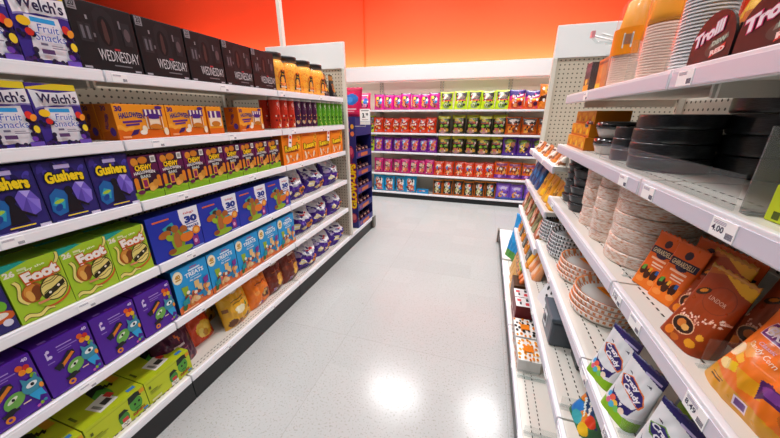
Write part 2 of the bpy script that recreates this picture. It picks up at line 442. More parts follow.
# end panels (pegboard back of each endcap)
def end_panel(label, x0, x1, y, edge_left):
    r=tag(thing('end_panel',((x0+x1)/2,y,0)),label,'panel','endcap back panels')
    w=(x1-x0)/2
    mb=MB(); mb.box(-w,w,0,.03,1.80,2.015,WHITE,bev=.003); mb.build('header_board',r)
    mb=MB(); mb.box(-w+.02,w-.02,.008,.022,.152,1.798,PEG); mb.build('pegboard',r)
    for x in (-w,w-.03):
        mb=MB(); mb.box(x,x+.03,-.004,.034,.151,1.799,M('#d8d2c4','plastic'),bev=.003); mb.build('edge_post',r)
end_panel('white topped pegboard end panel closing the left shelving behind the snack jars',-2.135,-1.300,2.755,False)
end_panel('beige pegboard end panel closing the right shelving beside the cup packs',.424,1.30,2.765,True)
def endcap_base(label,x0,x1,y0,y1):
    r=tag(thing('endcap_base',((x0+x1)/2,(y0+y1)/2,0)),label,'base','endcap bases')
    w=(x1-x0)/2; d=(y1-y0)/2
    mb=MB(); mb.box(-w+.012,w-.012,-d,d-.012,.115,.145,SHELF); mb.build('deck',r)
    mb=MB(); mb.box(-w+.004,w-.004,-d,d-.004,0,.112,BLACK); mb.build('kick_plate',r)
    mb=MB(); mb.box(-w,-w+.0115,-d,d,.113,.150,RAIL); mb.box(w-.0115,w,-d,d,.113,.150,RAIL); mb.box(-w+.012,w-.012,d-.0115,d,.113,.150,RAIL); mb.build('price_rail',r)
    mb=MB()
    for sx in (-1,1):
        mb.box(min(sx*(w+.002),sx*(w+.022)),max(sx*(w+.002),sx*(w+.022)),d-.05,d+.03,.01,.155,M('#6c675e','metal'),bev=.004)
    mb.build('corner_bumper',r)
endcap_base('low white endcap base with black kick under the tall purple candy display',-2.10,-1.305,2.712,3.44)
endcap_base('low white endcap base at the far end of the right shelving',.256,1.28,2.672,3.43)
mb=MB(); mb.box(-.022,.022,-.022,.022,0,4.34,M('#e9e2d6','plastic'),bev=.004)
o=mb.build('support_post'); o.location=(-2.155,3.08,0); tag(o,'slim white post rising behind the left end panel','post')

# ================================================================== LEFT SIDE
XL=-1.322
def left(k, y, z, label, group, x=XL, **kw): return k.put((x,y,z+.0006), LEFT, label, group, **kw)
END='from the near end'
# --- fruit snack cartons
DK='#1d1530'
wa=[('p',[(0,.93),(.55,1),(1,1),(1,.9),(0,.90)],'#e6cf2a'),
 ('p',[(.03,.90),(.3,.86),(.6,.86),(1,.90),(1,.68),(.75,.66),(.45,.66),(.2,.63),(.06,.60)],'#efeef4'),
 ('p',wave(.05,.60,1,.66,.012,amp=.02),'#8c84c4'),
 ('p',[(.22,.62),(.80,.64),(.83,.40),(.90,.22),(.86,.08),(.7,.05),(.45,.07),(.26,.06),(.2,.2),(.24,.42)],'#e9e7ee'),
 ('r',.30,.545,.72,.605,'#2f9fe0')]
rr=random.Random(3)
for k in range(44): wa.append(('e',rr.choice([rr.uniform(.02,.26),rr.uniform(.82,.98)]) if k<30 else rr.uniform(.1,.9),rr.uniform(.03,.44) if k<30 else rr.uniform(.02,.07),rr.uniform(.03,.06),rr.uniform(.025,.045),rr.choice([DK,DK,'#2a1f3c','#251a48','#3a1f5e'])))
wa+=[('e',.16,.53,.11,.06,'#f2c21e'),('e',.2,.4,.07,.05,'#c8281e'),('e',.86,.5,.07,.06,'#d8302a'),('e',.93,.46,.07,.05,'#f0962a',30),('e',.92,.28,.06,.06,'#f0d030'),('e',.82,.13,.06,.04,'#6a3aa8'),
 ('r',.7,.015,.97,.085,'#6b4fb4'),('r',.32,.25,.44,.28,'#6a6480'),('r',.5,.22,.76,.235,'#8a8496'),('r',.5,.25,.7,.262,'#8a8496'),('r',.3,.14,.52,.2,'#5a3a6a'),
 ('t',"Welch's",.51,.775,.80,.155,'#2b2148',{'bold':.03,'arc':-.015}),('t','Fruit',.53,.47,.36,.10,'#2c4fb0',{'bold':.0,'shear':.1}),('t','Snacks',.53,.36,.52,.10,'#2c4fb0',{'bold':.0,'shear':.1})]
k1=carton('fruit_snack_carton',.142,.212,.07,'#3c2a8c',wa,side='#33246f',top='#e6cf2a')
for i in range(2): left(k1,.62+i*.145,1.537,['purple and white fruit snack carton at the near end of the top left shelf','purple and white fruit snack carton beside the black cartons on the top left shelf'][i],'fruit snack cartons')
k1b=carton('fruit_snack_carton',.124,.185,.07,'#3c2a8c',wa,side='#33246f',top='#e6cf2a')
for i in range(2): left(k1b,.613+i*.126,1.297,['purple and white fruit snack carton at the near end of the second left shelf','purple and white fruit snack carton nearest the orange boxes on the second left shelf'][i],'fruit snack cartons',x=XL+.005)
# --- black cartons
ba=[('p',[(.02,.02),(.98,.02),(.98,.98),(.02,.98)],'#19181b'),('p',[(.34,.30),(.36,.86),(.44,.95),(.56,.95),(.66,.86),(.68,.30)],'#232125'),('e',.5,.62,.11,.22,'#0e0d10'),
 ('p',[(.46,.5),(.5,.42),(.54,.5),(.53,.74),(.5,.8),(.47,.74)],'#4a302e'),('r',.24,.74,.27,.8,'#8a868c'),('r',.74,.7,.77,.82,'#77737a'),('r',.3,.5,.33,.56,'#6a666c'),
 ('r',.10,.42,.28,.68,'#2e2c30'),('r',.13,.46,.25,.64,'#66626a'),('r',.17,.44,.21,.7,'#242226'),('r',.78,.45,.92,.8,'#2b292d'),('e',.85,.62,.05,.1,'#5a4c50'),
 ('r',.02,.84,.15,.985,'#8d8a90'),('t','20',.085,.93,.09,.09,'#1a191c'),('r',.04,.86,.13,.87,'#2a282c'),('r',.57,.345,.66,.375,'#b0303a'),
 ('t','WEDNESDAY',.63,.255,.66,.17,'#d9d6da',{'bold':-.005}),('r',.5,.10,.8,.12,'#7a777c'),('r',.03,.03,.14,.06,'#a09da4'),('r',.84,.03,.95,.06,'#a09da4')]
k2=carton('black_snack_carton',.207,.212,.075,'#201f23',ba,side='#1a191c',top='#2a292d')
for i in range(5): left(k2,.942+i*.2155,1.537,f'{ORD[i]} black carton with white capital lettering {END} of the top left shelf','black snack cartons on the top left shelf')
# --- jars
def jar():
    r=thing('snack_jar')
    mb=MB(); mb.lathe([(.001,.003),(.076,.003),(.084,.012),(.0865,.07),(.085,.14),(.079,.175),(.066,.195),(.04,.2),(.001,.201)],speck,n=32); mb.build('cheese_puffs',r)
    mb=MB(); mb.lathe([(.078,0),(.087,.01),(.089,.07),(.087,.15),(.082,.178),(.068,.205),(.066,.214)],JARP,n=32); mb.build('clear_body',r)
    mb=MB(); mb.lathe([(.072,.209),(.073,.235),(.068,.239),(.001,.239)],M('#1d1a18','plastic'),n=32); mb.build('lid',r)
    mb=MB()
    for sh in [('e',0,.085,.030,.038,'#e0761a'),('p',[(-.024,.05),(.024,.05),(.02,.085),(.012,.1),(.014,.125),(.004,.112),(-.006,.112),(-.014,.125),(-.013,.1),(-.022,.085)],'#16130f'),('e',-.006,.1,.003,.003,'#f4d020'),('e',.005,.1,.003,.003,'#f4d020'),('r',-.028,.03,.028,.048,'#1c1713'),('r',-.02,.036,.02,.042,'#d8cfc0')]:
        pts,col=shape_pts(sh); e=.0004*(1+['e','p','r'].index(sh[0]))+(.0012 if col in('#f4d020','#d8cfc0') else 0)
        fs=[]; vs=[]
        for t in tessellate_polygon([[Vector((p[0],p[1],0)) for p in pts]]): fs.append(t)
        for u,v in pts: a=1.5*u/.0895; vs.append(((.0895+e)*math.sin(a), -(.0895+e)*math.cos(a), .02+(v-.03)*1.25))
        mb.add(vs,fs,M(col))
    mb.build('label',r)
    return Kind(r,'jar')
speck=speckle_mat('cheese_puff_orange','#f59a10','#ffbe30',(60,60,60),.38,.55,.6)
kj=jar()
for i,y in enumerate((2.015,2.195,2.385,2.575)): kj.put((XL-.095,y,1.538),LEFT,['clear jar of orange cheese puffs right beside the last black carton','second clear jar of orange cheese puffs from the black cartons','third clear jar of orange cheese puffs from the black cartons','clear jar of orange cheese puffs next to the small black bags'][i],'cheese puff jars')
kb=pouch('treat_bag',.10,.19,.06,'#1f1a1e',[('r',0,.78,1,1,'#b06a18'),('e',.5,.45,.3,.2,'#d8701c'),('e',.4,.5,.1,.1,'#16120f'),('r',.2,.15,.8,.22,'#6a6460'),('e',.68,.36,.12,.1,'#e8b038')],style='stand',wr=.006,nu=24,nv=28,seal='#2a2422',seed=2)
for i,y in enumerate((2.70,2.79,2.875)): kb.put((XL-.05-.03*(i%2),y,1.538),LEFT+.1*(i-1),f'{ORD[i]} small black and orange treat bag after the jars on the top left shelf','small black treat bags',lean=-.08)
# --- orange thirty count boxes
ha=[('p',[(0,0),(1,0),(1,.2),(.7,.3),(.3,.24),(0,.3)],'#d8640c'),('p',wave(.0,.36,.3,.30,.05,amp=.04),'#f4a838'),('t','30',.10,.87,.13,.15,'#4a2370',{'bold':.05}),
 ('t','HALLOWEEN',.31,.66,.46,.16,'#4a2370',{'bold':.05,'arc':.05,'line':'#f4c04a'}),('p',[(.12,.47),(.48,.5),(.48,.56),(.12,.53)],'#5a2a80'),('p',[(.16,.39),(.42,.42),(.42,.47),(.16,.44)],'#5a2a80'),
 ('p',[(.2,.12),(.34,.16),(.4,.3),(.28,.28)],'#3c1d60'),('e',.5,.3,.05,.1,'#f1e2c8'),('e',.46,.2,.07,.07,'#f4ead6'),('r',.56,.30,.90,.70,'#f0dfc4'),('r',.54,.66,.92,.86,'#5a2a80')]
for k in range(4): ha.append(('r',.57+k*.09,.66,.61+k*.09,.86,'#f0e6d8'))
ha+=[('e',.73,.66,.16,.08,'#4a2080'),('r',.58,.3,.62,.66,'#b86a20'),('r',.84,.3,.88,.66,'#b86a20'),('e',.73,.36,.12,.08,'#c87820'),('e',.86,.92,.08,.05,'#4a2080'),('e',.93,.2,.05,.12,'#f0e0c0'),('r',.05,.06,.2,.12,'#e8a070')]
hs=[('t','HALLOWEEN',.5,.5,.2,.6,'#4a2370',{'rot':90}),]
hs=[('p',[(.1,0),(.9,0),(.9,.3),(.1,.22)],'#c85a08'),('t','HALLOWEEN',.5,.52,.62,.14,'#4a2370',{'rot':68,'bold':.04}),('e',.72,.24,.16,.12,'#5a3aa0'),('t','30',.5,.88,.3,.13,'#4a2370')]
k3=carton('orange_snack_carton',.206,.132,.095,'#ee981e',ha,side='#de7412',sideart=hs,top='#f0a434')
left(k3,1.003,1.297,'orange party snack carton at the near end of its row, side panel showing','orange snack cartons on the second left shelf')
left(k3,1.212,1.297,'orange party snack carton second in its row beside the nearest one','orange snack cartons on the second left shelf')
left(k3,1.003,1.297,'orange party snack carton standing behind the nearest orange carton','orange snack cartons on the second left shelf',x=XL-.10)
k3b=carton('orange_snack_carton',.092,.132,.095,'#ee981e',[('r',.1,.3,.9,.62,'#f0dfc4'),('r',.06,.6,.94,.84,'#5a2a80'),('r',.2,.6,.32,.84,'#f0e6d8'),('r',.5,.6,.62,.84,'#f0e6d8'),('e',.5,.38,.3,.1,'#c87820'),('r',0,0,1,.22,'#d8640c')],side='#de7412',top='#f0a434')
left(k3b,1.372,1.297,'narrow orange snack carton with a purple awning, third in the orange row','orange snack cartons on the second left shelf')
left(k3,1.645,1.297,'orange party snack carton at the far end of its row before the dark gap','orange snack cartons on the second left shelf',x=XL-.004)
left(k3,1.44,1.297,'orange party snack carton set further back in the row, side panel showing','orange snack cartons on the second left shelf',x=XL-.12)
# --- tall cans
def can(col,dark,dots):
    r=thing('snack_can')
    def cf(i,k):
        if i==0 or i>=5: return M('#d9d6d0','metal')
        return M(col)
    mb=MB(); mb.lathe([(.0365,0),(.0375,.006),(.0375,.008),(.0375,.06),(.0375,.14),(.0375,.186),(.037,.19)],M(col),n=28,colf=cf); b=mb.build('tube',r)
    mb=MB(); mb.lathe([(.039,.188),(.039,.199),(.036,.201),(.001,.201)],M('#c9c6c2','plastic'),n=28); mb.build('lid',r)
    mb=MB(); rr=random.Random(dark+col)
    L=[('r',-.036,.012,.036,.182,col),('e',0,.158,.012,.016,'#e9e6e2'),('p',[(-.012,.166),(.012,.166),(.008,.178),(-.008,.178)],'#2a1a14'),('r',-.014,.126,.014,.138,'#efe6dc')]
    for k in range(16): L.append(('e',rr.uniform(-.03,.03),rr.uniform(.015,.10),rr.uniform(.003,.009),rr.uniform(.004,.011),rr.choice(dots)))
    for q,sh in enumerate(L):
        pts,c=shape_pts(sh); R=.0376+.00012*(q+1)
        if sh[0]=='r' and q==0:
            n=10; pts=[(-.036+.072*k/n,.012) for k in range(n+1)]+[(.036-.072*k/n,.182) for k in range(n+1)]
            fs_=[(k,k+1,2*n-k,2*n+1-k) for k in range(n)]
        else: fs_=[tuple(range(len(pts)))]
        mb.add([(R*math.sin(u/.0375),-R*math.cos(u/.0375),v) for u,v in pts],fs_,M(c))
    mb.build('label',r)
    return Kind(r,'can')
kr=can('#c8321c','r',['#f0e0d0','#e08a30','#7a1a10','#f4c060']); kp=can('#4a1a44','p',['#d88a30','#7a3a70','#e8c8a0','#2a0f28']); kg=can('#5aa424','g',['#cfe070','#3a7a18','#8ac83a','#2f5c14'])
cans=[(kr,3,1.925,.086,'red'),(kp,4,2.178,.081,'dark purple'),(kg,6,2.502,.081,'green')]
for k,n,y0,dy,nm in cans:
    for i in range(n):
        k.put((XL-.042,y0+i*dy,1.298),LEFT,f'{ORD[i]} {nm} tall snack can from the near end of the {nm} cans',f'{nm} snack cans')
        if i<n: k.put((XL-.125,y0+i*dy+.012,1.298),LEFT,f'{nm} tall snack can standing right behind the {ORD[i]} front {nm} can',f'{nm} snack cans')
# --- third shelf
ga=[('r',.03,.03,.97,.97,'#2c2470')]+scatter(12,5,['#3a2f8c','#1e1850','#4a3fa8'],v=(.7,.96),r=(.04,.1))
ga+=[('r',.36,.87,.66,.935,'#b9aee0'),('p',[(.56,.52),(.66,.62),(.84,.6),(.94,.44),(.9,.26),(.74,.2),(.6,.3)],'#6f5ac8'),('p',[(.66,.62),(.74,.5),(.84,.6)],'#b4a4f0'),('p',[(.74,.5),(.9,.26),(.94,.44)],'#8a78dc'),('p',[(.6,.3),(.74,.5),(.74,.2)],'#5644a8'),
 ('p',[(.06,.2),(.1,.46),(.25,.56),(.4,.5),(.46,.3),(.34,.14),(.16,.1)],'#1f63a8'),('p',[(.1,.3),(.2,.42),(.36,.36),(.3,.2)],'#2fa0b8'),('e',.24,.34,.1,.03,'#a8c83a',10),('e',.2,.24,.08,.05,'#1a3f90',30),
 ('p',[(.34,.12),(.40,.34),(.44,.44),(.52,.44),(.58,.34),(.66,.12)],'#15101c'),('e',.48,.5,.08,.075,'#15101c'),('p',[(.56,.34),(.8,.2),(.78,.17),(.56,.28)],'#15101c'),
 ('t','Gushers',.5,.73,.74,.19,'#f4d41c',{'bold':.05,'line':'#17120c','lw':.07,'arc':.02}),('r',.3,.065,.72,.085,'#e8cf2a'),('r',.78,.01,.98,.055,'#c9c4dc'),('r',.06,.012,.4,.03,'#6a62a8')]
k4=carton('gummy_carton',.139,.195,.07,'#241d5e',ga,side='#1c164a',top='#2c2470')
for i in range(3):
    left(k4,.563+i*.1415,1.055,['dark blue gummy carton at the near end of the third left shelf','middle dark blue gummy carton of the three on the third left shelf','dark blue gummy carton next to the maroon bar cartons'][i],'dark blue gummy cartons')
ca=[('r',0,0,1,.17,'#7fae1c'),('p',wave(0,.17,1,.17,.03,amp=.02,fr=3),'#8fc020'),('r',.03,.2,.97,.97,'#33122e'),('r',.03,.55,.2,.97,'#6a1552'),('r',.75,.62,.97,.8,'#5c1248'),
 ('e',.22,.87,.12,.09,'#d98a28'),('e',.5,.9,.16,.08,'#c87a20'),('r',.77,.83,.95,.98,'#e4e2de'),('r',.8,.86,.92,.95,'#9a988f')]
for k,(u,c) in enumerate(((.12,'#d8801c'),(.38,'#b81c6a'),(.9,'#d8801c'))): ca+=[('r',u-.06,.26,u+.08,.48,c),('e',u+.01,.48,.07,.05,c)]
ca+=[('r',.3,.28,.52,.5,'#e0a02c'),('r',.34,.3,.48,.46,'#8a1a54'),('e',.66,.29,.16,.09,'#d89a3c'),('e',.78,.36,.12,.08,'#c8862c'),('e',.6,.24,.1,.06,'#e0aa50'),('r',.05,.22,.3,.27,'#9ac42a'),('e',.2,.2,.12,.05,'#6a2448'),
 ('t','CHEWY',.46,.74,.58,.13,'#f4c81c',{'bold':.05,'line':'#1a1206','lw':.06}),('t','HALLOWEEN',.46,.62,.72,.07,'#e6e2e4',{'bold':.03,'arc':.02}),('t','BARS',.46,.54,.34,.07,'#c9d4cc',{'bold':.03})]
k5=carton('bar_carton',.1195,.18,.06,'#5a1048',ca,side='#430b36',top='#5a1048')
for i in range(8): left(k5,.968+i*.1216,1.055,f'{ORD[i]} maroon and green bar carton {END} of its row','maroon bar cartons on the third left shelf')
ra=[('e',.5,.55,.6,.3,'#f48a1e'),('e',.88,.82,.11,.11,'#f4a41e'),('t','20',.88,.83,.10,.09,'#6a2a0a')]+scatter(9,8,['#d9640c','#e8c8a0','#c85a10','#f0a040'],v=(.08,.34),r=(.03,.07))
ra+=[('e',.2,.22,.05,.14,'#efd9b8',20),('e',.7,.2,.05,.13,'#efd9b8',-20),('t',"Reese's",.5,.56,.78,.22,'#f4d01c',{'bold':.05,'line':'#3f1c08','lw':.06,'rot':4}),('r',.2,.40,.8,.44,'#8a3a0c'),('r',.1,.9,.5,.94,'#c85a10')]
k6=carton('peanut_candy_carton',.240,.205,.09,'#ee7c10',ra,side='#d96a0c',top='#f08a20')
for i in range(4): left(k6,2.035+i*.2435,1.055,f'{ORD[i]} orange candy carton with yellow script from the near end, third left shelf','orange candy cartons on the third left shelf')
mbx=[]
for i,y in enumerate((1.985,2.56)):
    mb=MB(); mb.box(-.018,.018,0,.001,-.085,.0,M('#f0eeee')); mb.box(-.012,.012,-.0006,-.0001,-.03,-.008,M('#d84838')); mb.box(-.012,.012,-.0006,-.0001,-.06,-.05,M('#4a4a4a'))
    o=mb.build('hanging_price_tag'); o.location=(-1.300,y,1.262); o.rotation_euler=(0,.2,LEFT); tag(o,['white price tag hanging over the nearest orange script carton','white price tag hanging over the third orange script carton'][i],'price tag','hanging price tags')
# --- fourth shelf
fa=[('p',[(0,.9),(.5,1),(0,1)],'#1c9a8c'),('t','26',.13,.86,.18,.10,'#e9e4d2',{'bold':.05}),('r',.27,.87,.42,.905,'#d9e4a8'),('r',.27,.83,.38,.85,'#d9e4a8')]
def rope(a,b,amp,ph=0,fr=1.0,t=.030): return [('p',wave(*a,*b,t+.013,amp=amp,fr=fr,ph=ph,n=16),'#5a5a14'),('p',wave(*a,*b,t,amp=amp,fr=fr,ph=ph,n=16),'#e6d878')]
fa+=rope((.92,1.0),(.86,.48),.07,1.0)+rope((.06,.08),(.6,.10),.03,0,1.5)+rope((.12,.72),(.22,.30),.05,.4)
fa+=[('e',.36,.46,.19,.16,'#a8581a',20),('e',.33,.5,.13,.10,'#d08a34',40),('e',.42,.44,.09,.13,'#7c3c10',-20),('e',.30,.42,.06,.1,'#e0a850',10),('e',.72,.26,.28,.13,'#c85a20',15),('e',.68,.30,.3,.14,'#9cc224',14),
 ('e',.72,.42,.255,.22,'#3e3c10',15),('e',.72,.42,.235,.20,'#e4d478',15)]
for q in (-.13,-.07,.0,.11,.15): fa.append(('p',wave(.52,.38+q,.92,.48+q,.006,amp=.01),'#4c4614'))
fa+=[('p',[(.50,.36),(.92,.52),(.93,.44),(.52,.27)],'#2a240c'),('e',.62,.365,.028,.02,'#f0ead0',15),('e',.80,.435,.028,.02,'#f0ead0',15),
 ('t','Foot',.60,.74,.62,.20,'#f0ece2',{'bold':.06,'line':'#d05a18','lw':.06,'rot':8}),('r',.3,.63,.8,.66,'#c8541a'),('r',.36,.24,.56,.28,'#d88a60'),('t','by the',.55,.87,.34,.05,'#eef2d0',{'rot':6})]
k7=carton('fruit_roll_carton',.141,.197,.11,'#a4c82a',fa,side='#7c9c1c',top='#6f9a22',topart=[('r',.0,.0,.42,.14,'#1c9a8c'),('r',.5,.03,.8,.1,'#4a3c18'),('r',.1,.3,.9,.34,'#5c8418')])
fl=['nearest','middle','farthest']
for i in range(3):
    left(k7,.556+i*.1425,.768,f'{fl[i]} front lime green fruit roll carton on the fourth left shelf','lime green fruit roll cartons')
for i in range(3):
    left(k7,.556+i*.1425,.768,f'lime green fruit roll carton behind the {fl[i]} front one','lime green fruit roll cartons',x=XL-.115)
ma=[('r',.02,.02,.98,.98,'#2b2466'),('e',.75,.45,.2,.12,'#6ab42a'),('t','Bites',.72,.62,.5,.10,'#8cd03a',{'bold':.04}),('e',.72,.28,.3,.10,'#c85a20'),('e',.7,.3,.22,.06,'#e8e0d4'),('e',.86,.16,.08,.06,'#d8d4e4')]
k8=carton('purple_fruit_carton',.139,.19,.11,'#261f58',[s for s in ma if s[0]!='t'],side='#1f1948',top='#2b2466')
left(k8,.412,.768,'dark violet fruit snack carton left of the lime green cartons','dark violet cartons')
ta=[('p',[(.60,1),(.60,.78),(.66,.56),(.78,.43),(.9,.42),(1,.47),(1,1)],'#e8ebf2'),('t','30',.82,.73,.27,.17,'#16338c',{'bold':.07}),('t',"Kellogg's",.8,.88,.22,.065,'#c8283a',{'shear':.2}),('t','SNACKS',.82,.55,.28,.06,'#16338c',{'bold':.05}),('r',.7,.61,.94,.635,'#4a62a8'),
 ('r',.10,.86,.40,.895,'#d8662a'),('p',[(.24,.70),(.44,.78),(.5,.58),(.3,.52)],'#2a9aa8'),('e',.37,.66,.06,.06,'#3a2a1c'),('e',.88,.43,.085,.10,'#e08020'),('e',.88,.43,.05,.06,'#f0b050'),
 ('e',.48,.34,.13,.26,'#7a9c1e'),('e',.47,.34,.075,.2,'#a8642a'),('e',.46,.62,.075,.085,'#9c5a22'),('e',.26,.56,.12,.08,'#a8601e',15),('e',.33,.46,.06,.08,'#8cb020',30),('e',.62,.55,.08,.09,'#a05a1e'),('e',.66,.36,.14,.12,'#d8741a'),('r',.6,.45,.74,.48,'#2aa0a0'),
 ('e',.5,.1,.24,.08,'#86a81c'),('e',.32,.14,.08,.06,'#8a4a18'),('p',[(.76,.3),(.88,.31),(.89,.08),(.77,.07)],'#8a2a78'),('e',.82,.18,.035,.05,'#d8a0c8'),('r',.72,.02,.97,.05,'#8fa2e0')]
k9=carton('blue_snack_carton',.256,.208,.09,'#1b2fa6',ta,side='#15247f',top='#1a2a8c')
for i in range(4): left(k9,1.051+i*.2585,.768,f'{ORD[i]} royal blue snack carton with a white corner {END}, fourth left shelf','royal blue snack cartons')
# purple candy bags
pa=[('p',[(.0,1),(.0,.92),(.24,.60),(.42,.42),(.72,.46),(.98,.62),(1,1)],'#d9d7de'),('e',.5,.62,.28,.12,'#f4f2f4'),('p',wave(.32,.62,.7,.66,.03,amp=.02),'#c8283a'),('e',.22,.32,.10,.085,'#e8d49a'),('e',.22,.32,.04,.035,'#f4f0e4'),('e',.52,.18,.09,.07,'#e8d090'),('e',.52,.18,.03,.03,'#fff8e8'),('e',.76,.25,.15,.13,'#d9821e'),('e',.72,.27,.06,.05,'#7a3c10'),('e',.12,.55,.06,.05,'#c8b8e0'),('e',.4,.38,.12,.06,'#5a2aa0'),('r',.3,.03,.7,.07,'#5a3aa8')]+scatter(7,61,['#b9b4c8','#2c1266','#8c84b0'],u=(.1,.9),v=(.45,.95),r=(.03,.1))
pk=[pouch('candy_bag',.285,.245,.17,'#3f1a84',pa,style='pillow',nu=56,nv=52,wr=.034,fin='foil',seal='#d8d6dc',seed=s) for s in (1,4,9)]
for row,(z,nm,ys) in enumerate(((.768,'fourth left shelf',(2.09,2.41,2.76)),(.472,'fifth left shelf',(2.16,2.48,2.80)),(.15,'bottom left deck',(2.20,2.51,2.82)))):
    for i,y in enumerate(ys):
        pk[(i+row)%3].put((XL-.005,y,z+.001),LEFT+.14*(i-1),f'{["nearest","middle","farthest"][i]} purple and silver candy bag on the {nm}','purple and silver candy bags',lean=-.26+.03*((i+row)%3),roll=.10*((i*2+row)%3-1)*.5, sc=(1.12,1.05,1.0))
# --- fifth shelf
va=[('e',.5,1.02,.1,.01,'#7a4ac8'),('r',.16,.70,.19,.84,'#cdbce8'),('e',.21,.84,.03,.03,'#cdbce8'),('e',.22,.73,.035,.03,'#d8c8f0'),('r',.36,.84,.64,.86,'#a98ad8'),('r',.36,.78,.72,.80,'#8f6cc8'),('r',.36,.74,.6,.755,'#8f6cc8'),('r',.14,.62,.26,.64,'#8f6cc8'),
 ('t','40',.90,.93,.10,.06,'#d9c8f2',{'bold':.04}),('e',.78,.83,.055,.05,'#d8571c'),('e',.88,.80,.05,.05,'#c8281e'),('e',.80,.74,.055,.05,'#e88a1c'),('e',.90,.72,.05,.05,'#e8b41c'),('e',.92,.62,.05,.045,'#8ab41c'),
 ('p',[(.26,.42),(.62,.60),(.60,.68),(.5,.70),(.36,.58),(.2,.52)],'#1b1722'),('e',.54,.37,.17,.12,'#6aa84a',22),('e',.52,.40,.09,.03,'#d9e4c8',22),('e',.53,.40,.025,.025,'#15121a'),('p',[(.30,.50),(.56,.66),(.6,.62),(.34,.45)],'#d87a1c'),('p',[(.2,.54),(.34,.42),(.36,.52)],'#1b1722'),
 ('e',.42,.22,.10,.05,'#1b1722',20),('r',.30,.2,.56,.24,'#1b1722'),('e',.38,.12,.07,.055,'#d8801c'),('e',.38,.12,.03,.025,'#4a1690'),
 ('e',.84,.46,.16,.13,'#3a8ca4',10),('p',[(.72,.52),(.72,.66),(.80,.58)],'#3a8ca4'),('p',[(.88,.58),(.95,.66),(.96,.52)],'#3a8ca4'),('e',.84,.49,.09,.045,'#e4ecec',10),('e',.85,.49,.03,.03,'#14222a'),('p',[(.74,.34),(.94,.36),(.97,.20),(.88,.24),(.84,.16),(.78,.26)],'#2aa0d8'),('e',.96,.40,.035,.05,'#e8902a'),
 ('r',.62,.24,.74,.26,'#e8c8b0'),('e',.86,.10,.03,.03,'#8ab41c'),('e',.80,.08,.03,.025,'#c85ab0'),('e',.92,.12,.03,.025,'#3a8ca4'),('r',.1,.04,.6,.05,'#6a3ab0')]
k10=carton('violet_treat_carton',.155,.205,.12,'#4d1696',va,side='#3c1078',top='#451488',topart=[('r',.16,.1,.3,.2,'#8f6cc8'),('r',.4,.12,.7,.18,'#7a54c0')])
for i in range(4): left(k10,.405+i*.1602,.472,f'{ORD[i]} violet carton with green and blue monsters {END}, fifth left shelf','violet treat cartons')
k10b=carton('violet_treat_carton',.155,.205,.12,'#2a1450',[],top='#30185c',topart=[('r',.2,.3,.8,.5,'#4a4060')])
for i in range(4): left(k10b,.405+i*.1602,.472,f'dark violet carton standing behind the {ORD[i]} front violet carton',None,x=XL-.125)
tr=[('r',0,0,1,.12,'#d96a2a'),('p',wave(0,.12,1,.14,.03,amp=.03,fr=2),'#d96a2a'),('e',.14,.82,.13,.14,'#e4dfc0'),('e',.14,.82,.11,.12,'#f0e6c4'),('t','40',.14,.84,.14,.10,'#b88a10',{'bold':.06}),('r',.07,.755,.21,.785,'#b88a10'),
 ('t','TREATS',.60,.77,.54,.10,'#dcebf4',{'bold':.04,'arc':.01}),('t',"Kellogg's",.60,.92,.20,.045,'#c8405a',{'shear':.2}),('r',.44,.85,.78,.885,'#cfe4f0'),('t','No treats?',.60,.635,.34,.05,'#e8f2f6',{'shear':.2}),
 ('r',.45,.68,.72,.70,'#a8d4ec')]
tr+=[('p',[(.16,.58),(.34,.56),(.34,.36),(.2,.36)],'#8fae2a'),('p',[(.58,.44),(.72,.46),(.73,.30),(.60,.28)],'#e0c088'),('r',.52,.42,.66,.58,'#dcb878')]+scatter(22,11,['#c8803c','#e0b078','#8a3a2a','#2f7aa0','#b84a28','#6a2a58','#dcc090','#3a6a30','#d84a5a'],u=(.1,.92),v=(.12,.36),r=(.04,.09))+[('p',[(.78,.56),(.94,.58),(.92,.44),(.8,.40)],'#7a2a8a'),('e',.3,.42,.05,.04,'#f0e4cc'),('e',.5,.34,.05,.04,'#f0dcc0'),('p',[(.10,.28),(.3,.34),(.28,.2),(.12,.16)],'#1f8a8c'),('r',.06,.03,.5,.06,'#f0c8a0')]
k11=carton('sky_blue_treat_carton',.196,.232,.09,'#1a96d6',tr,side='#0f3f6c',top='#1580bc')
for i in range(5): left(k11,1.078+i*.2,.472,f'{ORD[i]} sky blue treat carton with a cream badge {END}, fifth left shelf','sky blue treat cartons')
# --- base deck
ya=[('r',.03,.86,.97,.9,'#a8b81a'),('e',.80,.52,.115,.30,'#4f9a34'),('p',[(.68,.66),(.70,.92),(.84,.96),(.93,.9),(.92,.7),(.86,.76),(.78,.7)],'#1a2416'),('e',.78,.52,.02,.05,'#10140c'),('e',.86,.55,.02,.05,'#10140c'),('r',.76,.33,.86,.36,'#23401c'),
 ('e',.56,.34,.09,.24,'#3f8a30'),('p',[(.47,.44),(.5,.62),(.6,.66),(.66,.5),(.6,.52)],'#1a2416'),('r',.52,.2,.62,.34,'#c83a34'),('r',.48,.02,.64,.18,'#e8e6da'),('p',wave(.52,.1,.6,.1,.015,amp=.03),'#2a2a20'),('p',wave(.70,.14,.92,.2,.03,amp=.02,fr=3),'#b85a1a'),('p',wave(.70,.20,.92,.26,.012,amp=.02,fr=3),'#201c0c'),
 ('r',.90,.78,.99,.94,'#d89a1c'),('r',.88,.06,.97,.14,'#3a7ac0'),('r',.06,.62,.1,.74,'#5a6410'),('r',.06,.50,.22,.53,'#7a8418'),('r',.06,.44,.3,.465,'#8a9420'),('r',.06,.38,.26,.4,'#8a9420'),('r',.05,.08,.25,.16,'#d8dca0')]
